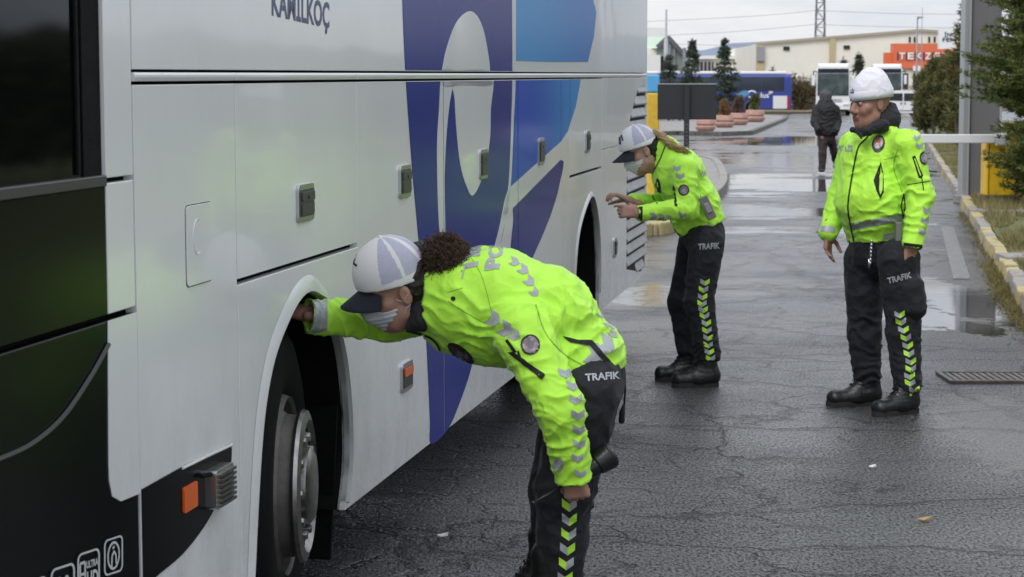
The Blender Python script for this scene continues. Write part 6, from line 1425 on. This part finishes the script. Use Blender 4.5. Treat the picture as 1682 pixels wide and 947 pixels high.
for (x, y) in ((1158, 463), (1155.5, 475), (1154, 487), (1153, 498), (1155, 508), (1157, 518), (1160, 530), (1161, 542), (1163, 554), (1163, 566), (1165, 577), (1167, 588)): D.chev((x, y), 15, 12, 0, k % 2, (k+1) % 2, .62); k += 1
D.text('TRAFIK', ((1147, 410), (1182, 408), (1182, 398), (1147, 400))); D.build('reflective_patch', [M_ref, M_lime], pB)
D = Dec(bvh_of(cvq), baseB, 3); D.line([(1018, 224), (1019, 236)], 3); D.line([(1021, 222), (1023, 230)], 2.5); D.build('cap_emblem', [M_capn], oc)

# ------------------------------------------------------------------ officer in the beanie
Y0 = 11.2; baseC = (A(1447, 660, Y0)[0], Y0, 0); fw = Vector((-.75, -.66, 0)).normalized(); lf = Vector((.66, -.75, 0)).normalized()
hipc, bel, chest, nk = A(1440, 385, Y0), A(1432, 330, 11.15), A(1438, 262, Y0), A(1444, 214, Y0)
lsh, lel, lwr = A(1491, 238, 11.02), A(1511, 322, 10.96), A(1500, 398, 10.90)
rsh, rel, rwr = A(1403, 240, 11.38), A(1383, 318, 11.40), A(1361, 382, 11.30)
Rh = rotm((-.90, -.42, -.06), (-.05, 0, 1)); hc = A(1429, 170, 11.18)
b = Sdf(.012); b.chain([hipc, bel, chest, nk], [.09, .11, .11, .06]); b.cap(nk, A(1438, 195, 11.2), .06, .06); b.chain([lsh, lel, lwr], [.045, .04, .03]); b.chain([rsh, rel, rwr], [.045, .04, .03])
for (x1, x2, x3, Y) in ((1475, 1482, 1490, 11.0), (1420, 1421, 1422, 11.3)): b.chain([A(x1, 420, Y), A(x2, 545, Y), (A(x3, 600, Y)[0], Y, .3)], [.08, .06, .04])
bV, bQ = b.mesh()
hR = hand(A(1361, 380, 11.3), (-.03, -.1, -1), (-.8, .5, 0), -1, (10, 16, 12), 1.0, .0045, tc=25, spread=.15); hL = hand(A(1496, 402, 10.9), (-.12, .05, -1), (.4, -1, 0), 1, (12, 25, 20), 1.0, .0045, tc=20)
pC = mk('person', [(bV, bQ, 0), hL, hR, head(hc, Rh, 1.06, .0045)], [M_skin2, M_eyew, M_eyed, M_lip], None, baseC)
tag(pC, 'stout officer in white beanie and hi-vis jacket standing with one hand in the pocket', 'person', OFFG)
j = Sdf(.0075); L3 = tuple(lf)
j.cap(hipc, bel, .140, .162, k=.03, fl=(L3, 1.22)); j.cap(bel, chest, .164, .150, k=.04, fl=(L3, 1.22)); j.cap(chest, nk, .145, .085, k=.05, fl=(L3, 1.25)); j.cap(rsh, lsh, .072, .072, k=.05)
j.cut(A(1440, 394, Y0), (.12, 0, -1))
j.cap(lsh, lel, .080, .074, k=.035); j.cap(lel, lwr, .072, .058, k=.03); j.cap(rsh, rel, .080, .072, k=.035); j.cap(rel, rwr, .070, .052, k=.03)
dn = Vector(sub(lwr, lel)).normalized(); dr = Vector(sub(rwr, rel)).normalized()
j.cut(tuple(Vector(lwr)+dn*.045), tuple(dn)); j.cap(tuple(Vector(lwr)+dn*.02), tuple(Vector(lwr)+dn*.06), .042, k=.004, sub=True)
s = j; jV, jQ = j.mesh(); keep = None
jV = relax(jV, jQ, 1, .4)
jV = folds(jV, jQ, [(wr(lsh, lel, .9), .13, (.2, .2, 1), .06, .010), (wr(lel, lwr, .6), .11, (.3, 0, 1), .05, .009), (wr(rel, rwr, .4), .11, (.4, 0, 1), .05, .008), (bel, .17, (.25, .1, 1), .075, .009), (A(1470, 330, 11.0), .12, (-.5, 0, 1), .06, .010), (A(1420, 380, 11.0), .14, (.15, 0, 1), .06, .009), (A(1480, 270, 11), .10, (.8, 0, .6), .07, .008), (A(1410, 270, 11.1), .1, (-.5, 0, 1), .08, .006)], base=.004, bsc=7, seed=23)
jC = mk('jacket', [(jV, jQ, 0)], [M_hv], pC, baseC); bj = bvh_of((jV, jQ))
t = Sdf(.010); t.cap(A(1441, 385, Y0), A(1443, 415, Y0), .135, .135, k=.03, fl=(L3, 1.2))
for (x1, x2, x3, Y) in ((1476, 1484, 1490, 10.99), (1420, 1420, 1424, 11.28)):
    an = (A(x3, 640, Y)[0], Y, .15); t.cap(A(x1, 425, Y), A(x2, 545, Y), .112, .092, k=.02); t.cap(A(x2, 545, Y), an, .092, .078, k=.015)
t.cap(A(1499, 470, 10.93), A(1502, 505, 10.93), .062, .066, k=.02)
t.cut((0, 0, .085), (0, 0, -1)); tV, tQ = t.mesh(); tV = relax(tV, tQ, 1, .4)
tV = folds(tV, tQ, [(A(1484, 545, 10.95), .16, (.1, 0, 1), .08, .009), (A(1490, 640, 10.95), .15, (.1, 0, 1), .055, .013), (A(1422, 545, 11.2), .16, (.1, 0, 1), .08, .009), (A(1422, 630, 11.2), .15, (0, 0, 1), .05, .013), (A(1445, 430, 11.1), .14, (.6, 0, 1), .10, .008)], base=.003, bsc=6, seed=28)
mk('trousers', [(tV, tQ, 0)], [M_trs], pC, baseC); bt_ = bvh_of((tV, tQ))
boot(pC, baseC, (A(1511, 600, 10.97)[0], 11.02), (-.88, -.55), .30, top=.2); boot(pC, baseC, (A(1449, 600, 11.28)[0], 11.28), (-1, -.12), .30, top=.2)
# beanie with a turned-up band
s = Sdf(.005); s.ell((-.012, 0, .042), (.116, .095, .124), k=.02); s.ell((-.025, 0, .115), (.06, .055, .065), k=.05); s.cut((0, 0, .034), (-.18, 0, -1)); V, Q = s.mesh(); V = relax(V, Q, 2, .4)
V = folds(V, Q, [((0, 0, .15), .09, (.3, 1, 0), .04, .004)], base=.002, bsc=10); be_ = mk('beanie', [(to_world(V, hc, Rh, 1.04), Q, 0)], [M_knit], pC, baseC)
m = MB(); n = 40; V = []
for lay, (r1, z0) in enumerate(((.95, .020), (.985, .019), (1.0, .042), (.985, .064), (.945, .068))):
    for i in range(n):
        a = 2*math.pi*i/n; x, y = .117*math.cos(a)*r1-.012, .095*math.sin(a)*r1; V.append((x, y, z0+.012*(1-math.cos(a))*.5-.18*0+.0*x))
F = [[l*n+i, l*n+(i+1) % n, (l+1)*n+(i+1) % n, (l+1)*n+i] for l in range(4) for i in range(n)]
Vb = to_world(np.array(V), hc, Rh, 1.04); m.add(Vb, F); m.build('turned_up_band', M_knit, be_, baseC, smooth='all')
D = Dec(bvh_of((Vb, np.array(F)), (to_world(relax(*s.mesh(), 2, .4), hc, Rh, 1.04), s.mesh()[1])), baseC, 2)
D.poly([(1396, 128), (1401, 127), (1401, 136), (1396, 137)]); D.line([(1396, 132), (1401, 131)], 1.2, 1, .003); D.text('POLİS', ((1393, 152), (1403, 153), (1403, 145), (1393, 144)), bold=.05); D.build('band_emblem', [pbr('emblem_navy', (.03, .03, .10), .6), M_red_], be_)
# dark fleece collar
s = Sdf(.006); s.cap(A(1443, 205, 11.2), A(1447, 196, 11.22), .098, .088, k=.03, fl=(L3, 1.1)); s.cap(A(1468, 196, 11.15), A(1462, 180, 11.22), .040, .036, k=.03); 
s.cap(tuple(to_world(np.array([[.02, 0, -.08]]), hc, Rh, 1.06)[0]), A(1432, 200, 11.15), .055, .055, k=.01, sub=True)
s.cap(A(1449, 207, 11.07), A(1420, 216, 11.03), .038, .022, k=.02); s.cap(A(1420, 216, 11.03), A(1400, 213, 11.10), .022, .014, k=.02); s.cap(A(1412, 216, 11.04), A(1414, 226, 11.0), .016, .006, k=.02)
V, Q = s.mesh(); V = folds(relax(V, Q, 1), Q, [], base=.004, bsc=14, seed=4); mk('dark_collar', [(V, Q, 0)], [M_blkf], pC, baseC)
D = Dec(bj, baseC, 4)
D.text('POLİS', ((1376, 247), (1401, 249), (1401, 235), (1376, 236)), bold=.05)
for c, w_, h_, a_ in (((1506, 226), 11, 12, 5), ((1510, 239), 12, 12, 5), ((1522, 345), 12, 14, 0), ((1519, 362), 12, 14, 0), ((1515, 380), 12, 14, 0)): D.chev(c, w_, h_, a_)
for i in range(7): D.chev((1404+i*12, 371-i*2.2), 12, 15, -96, th=.75)
D.poly([(1348, 370), (1371, 371), (1371, 382), (1348, 380)]); D.poly([(1452, 384), (1468, 381), (1468, 390), (1450, 393)]); D.build('reflective_patch', [M_ref], jC)
D = Dec(bj, baseC, 4); D.line(smooth_path([(1432, 213), (1424, 226), (1411, 240), (1405, 262), (1398, 300), (1393, 338), (1397, 368), (1404, 402)], 5, False), 2.6)
D.poly([(1447, 265), (1440, 282), (1435, 296), (1439, 312), (1446, 327), (1452, 315), (1451, 285)]); D.poly([(1485, 398), (1517, 402), (1516, 411), (1484, 406)]); D.poly([(1498, 257), (1503, 255), (1516, 288), (1514, 293), (1509, 292)]); D.ell((1475, 191), 2.4, 2.4)
D.line([(1485, 318), (1480, 338), (1483, 358), (1487, 340), (1485, 318)], 2); D.line([(1514, 293), (1517, 312)], 1.6); D.line([(1490, 303), (1533, 296)], 1.3); D.build('black_trim', [M_blkf], jC)
D = Dec(bj, baseC, 4); D.poly([(1447, 272), (1450, 285), (1450, 312), (1446, 320), (1444, 312), (1445, 290)], off=.004); D.poly([(1501, 260), (1503, 260), (1513, 288), (1511, 288)], off=.004); D.build('pocket_lining', [M_lime], jC)
D = Dec(bj, baseC, 4); D.line([(1469, 190), (1482, 203), (1499, 215)], 1.1, off=.001); D.line([(1452, 262), (1478, 255)], 1.1, off=.001); D.line(smooth_path([(1475, 245), (1468, 275), (1482, 315)], 4, False), 1.4, off=.001); D.build('seam', [MATS['hivis_seam']], jC)
D = Dec(bj, baseC, 3); D.new('badge'); D.hold = True; D.ell((1443, 236), 10.5, 14.5, 15, m=0); D.ell((1443, 234), 7.5, 10.5, 15, m=1, off=.003); D.ell((1444, 231), 3.2, 4, 0, m=2, off=.0036); D.hold = False; D.new('badge'); D.hold = True; D.ell((1519, 259), 9, 11.5, m=0); D.ell((1519, 259), 6.5, 8.5, m=1, off=.003); D.ell((1519, 258), 3, 4.5, m=3, off=.0036)
D.build('badge', [M_bdg, M_bds, M_red_, M_greyp], jC)
D = Dec(bt_, baseC, 4); k = 0
for (x, y) in ((1478, 516), (1480, 528), (1484, 541), (1488, 554), (1491, 567), (1493, 580), (1496, 593), (1496, 605), (1494, 617), (1495, 628), (1502, 640), (1503, 651)): D.chev((x, y), 17, 13, -4, k % 2, (k+1) % 2, .62); k += 1
D.text('TRAFIK', ((1459, 466), (1498, 456), (1496, 446), (1457, 456))); D.build('reflective_patch', [M_ref, M_lime], pC)
m = MB(); m.tube([A(1432, 394, 11.0), A(1430, 405, 10.99), A(1429, 420, 10.98)], .004, 5)
for i in range(7): m.sphere(A(1432-i*.4, 396+i*6, 10.985), (.007, .006, .010), 5)
m.tube([A(1427, 425, 10.98), A(1428, 440, 10.98)], .006, 5); m.build('key_chain', M_alu, pC, baseC, smooth='all')
pc = AT(1475, 388, 10.96); m = MB(); m.box(tuple(pc), (.032, .05, .15)); m.build('belt_radio', pbr('grey_radio', (.16, .165, .16), .5), pC, baseC, bevel=.006)

# ------------------------------------------------------------------ person walking away
Y0 = 44.0; baseD = (A(1358, 280, Y0)[0], Y0, 0)
s = Sdf(.016); s.cap(A(1356, 162, Y0), A(1356, 156, Y0), .09, .09); s.chain([A(1357, 170, Y0), A(1357, 215, Y0)], [.10, .10]); 
for pts in ([A(1351, 225, 43.9), A(1352, 252, 43.95), A(1351, 270, 43.9)], [A(1365, 225, 44.1), A(1369, 245, 44.12), A(1371, 256, 44.2)]): s.chain(pts, [.06, .045, .04])
bV, bQ = s.mesh(); pD = mk('person', [(bV, bQ, 0)], [M_skin2], None, baseD); tag(pD, 'person in dark padded jacket and brown trousers walking away down the wet lane', 'person')
s = Sdf(.014); s.cap(A(1357, 180, Y0), A(1358, 214, Y0), .20, .225, k=.05, fl=((1, 0, 0), 1.1)); s.cap(A(1356, 168, Y0), A(1357, 180, Y0), .13, .19, k=.06, fl=((1, 0, 0), 1.2)); s.chain([A(1342, 180, Y0), A(1338, 200, 43.9), A(1344, 212, 43.75)], [.10, .085, .07], k=.03); s.chain([A(1372, 180, Y0), A(1376, 200, 44.0), A(1374, 214, 43.8)], [.10, .085, .07], k=.03)
s.cut(A(1357, 223, Y0), (0, 0, -1)); V, Q = s.mesh(); V = folds(V, Q, [(A(1357, 200, 43.8), .5, (0, 0, 1), .12, .012)], base=.006, bsc=5); mk('jacket', [(V, Q, 0)], [pbr('charcoal_padding', (.009, .008, .010), .7, var=.2)], pD, baseD)
s = Sdf(.014); s.cap(A(1358, 218, Y0), A(1358, 226, Y0), .17, .16, fl=((1, 0, 0), 1.15)); s.chain([A(1352, 226, 43.95), A(1351, 252, 43.9), A(1350, 275, 43.9)], [.105, .085, .075]); s.chain([A(1364, 226, 44.1), A(1370, 248, 44.15), A(1374, 268, 44.4)], [.105, .085, .07]); V, Q = s.mesh(); V = folds(V, Q, [], base=.008, bsc=5); mk('trousers', [(V, Q, 0)], [pbr('brown_trousers', (.035, .024, .022), .8, var=.3)], pD, baseD)
s = Sdf(.012); s.cap(A(1356, 164, Y0), A(1356, 157, Y0), .115, .122, fl=((1, 0, 0), 1.05)); V, Q = s.mesh(); V = folds(V, Q, [], base=.008, bsc=16); mk('grey_hood', [(V, Q, 0)], [pbr('hood_grey', (.07, .07, .075), .85, var=.25, vscale=20)], pD, baseD)
for (x, y, Y) in ((1351, 278, 43.9), (1375, 270, 44.5)):
    p = AT(x, y, Y); z0 = 0 if Y < 44.2 else .06; m = MB(); m.sphere((p.x-.02, Y, z0+.07), (.065, .15, .055), 8); m.box((p.x-.02, Y, z0+.018), (.12, .28, .03), m=1); m.build('shoe', [M_bt, M_wht], pD, baseD, smooth=40)
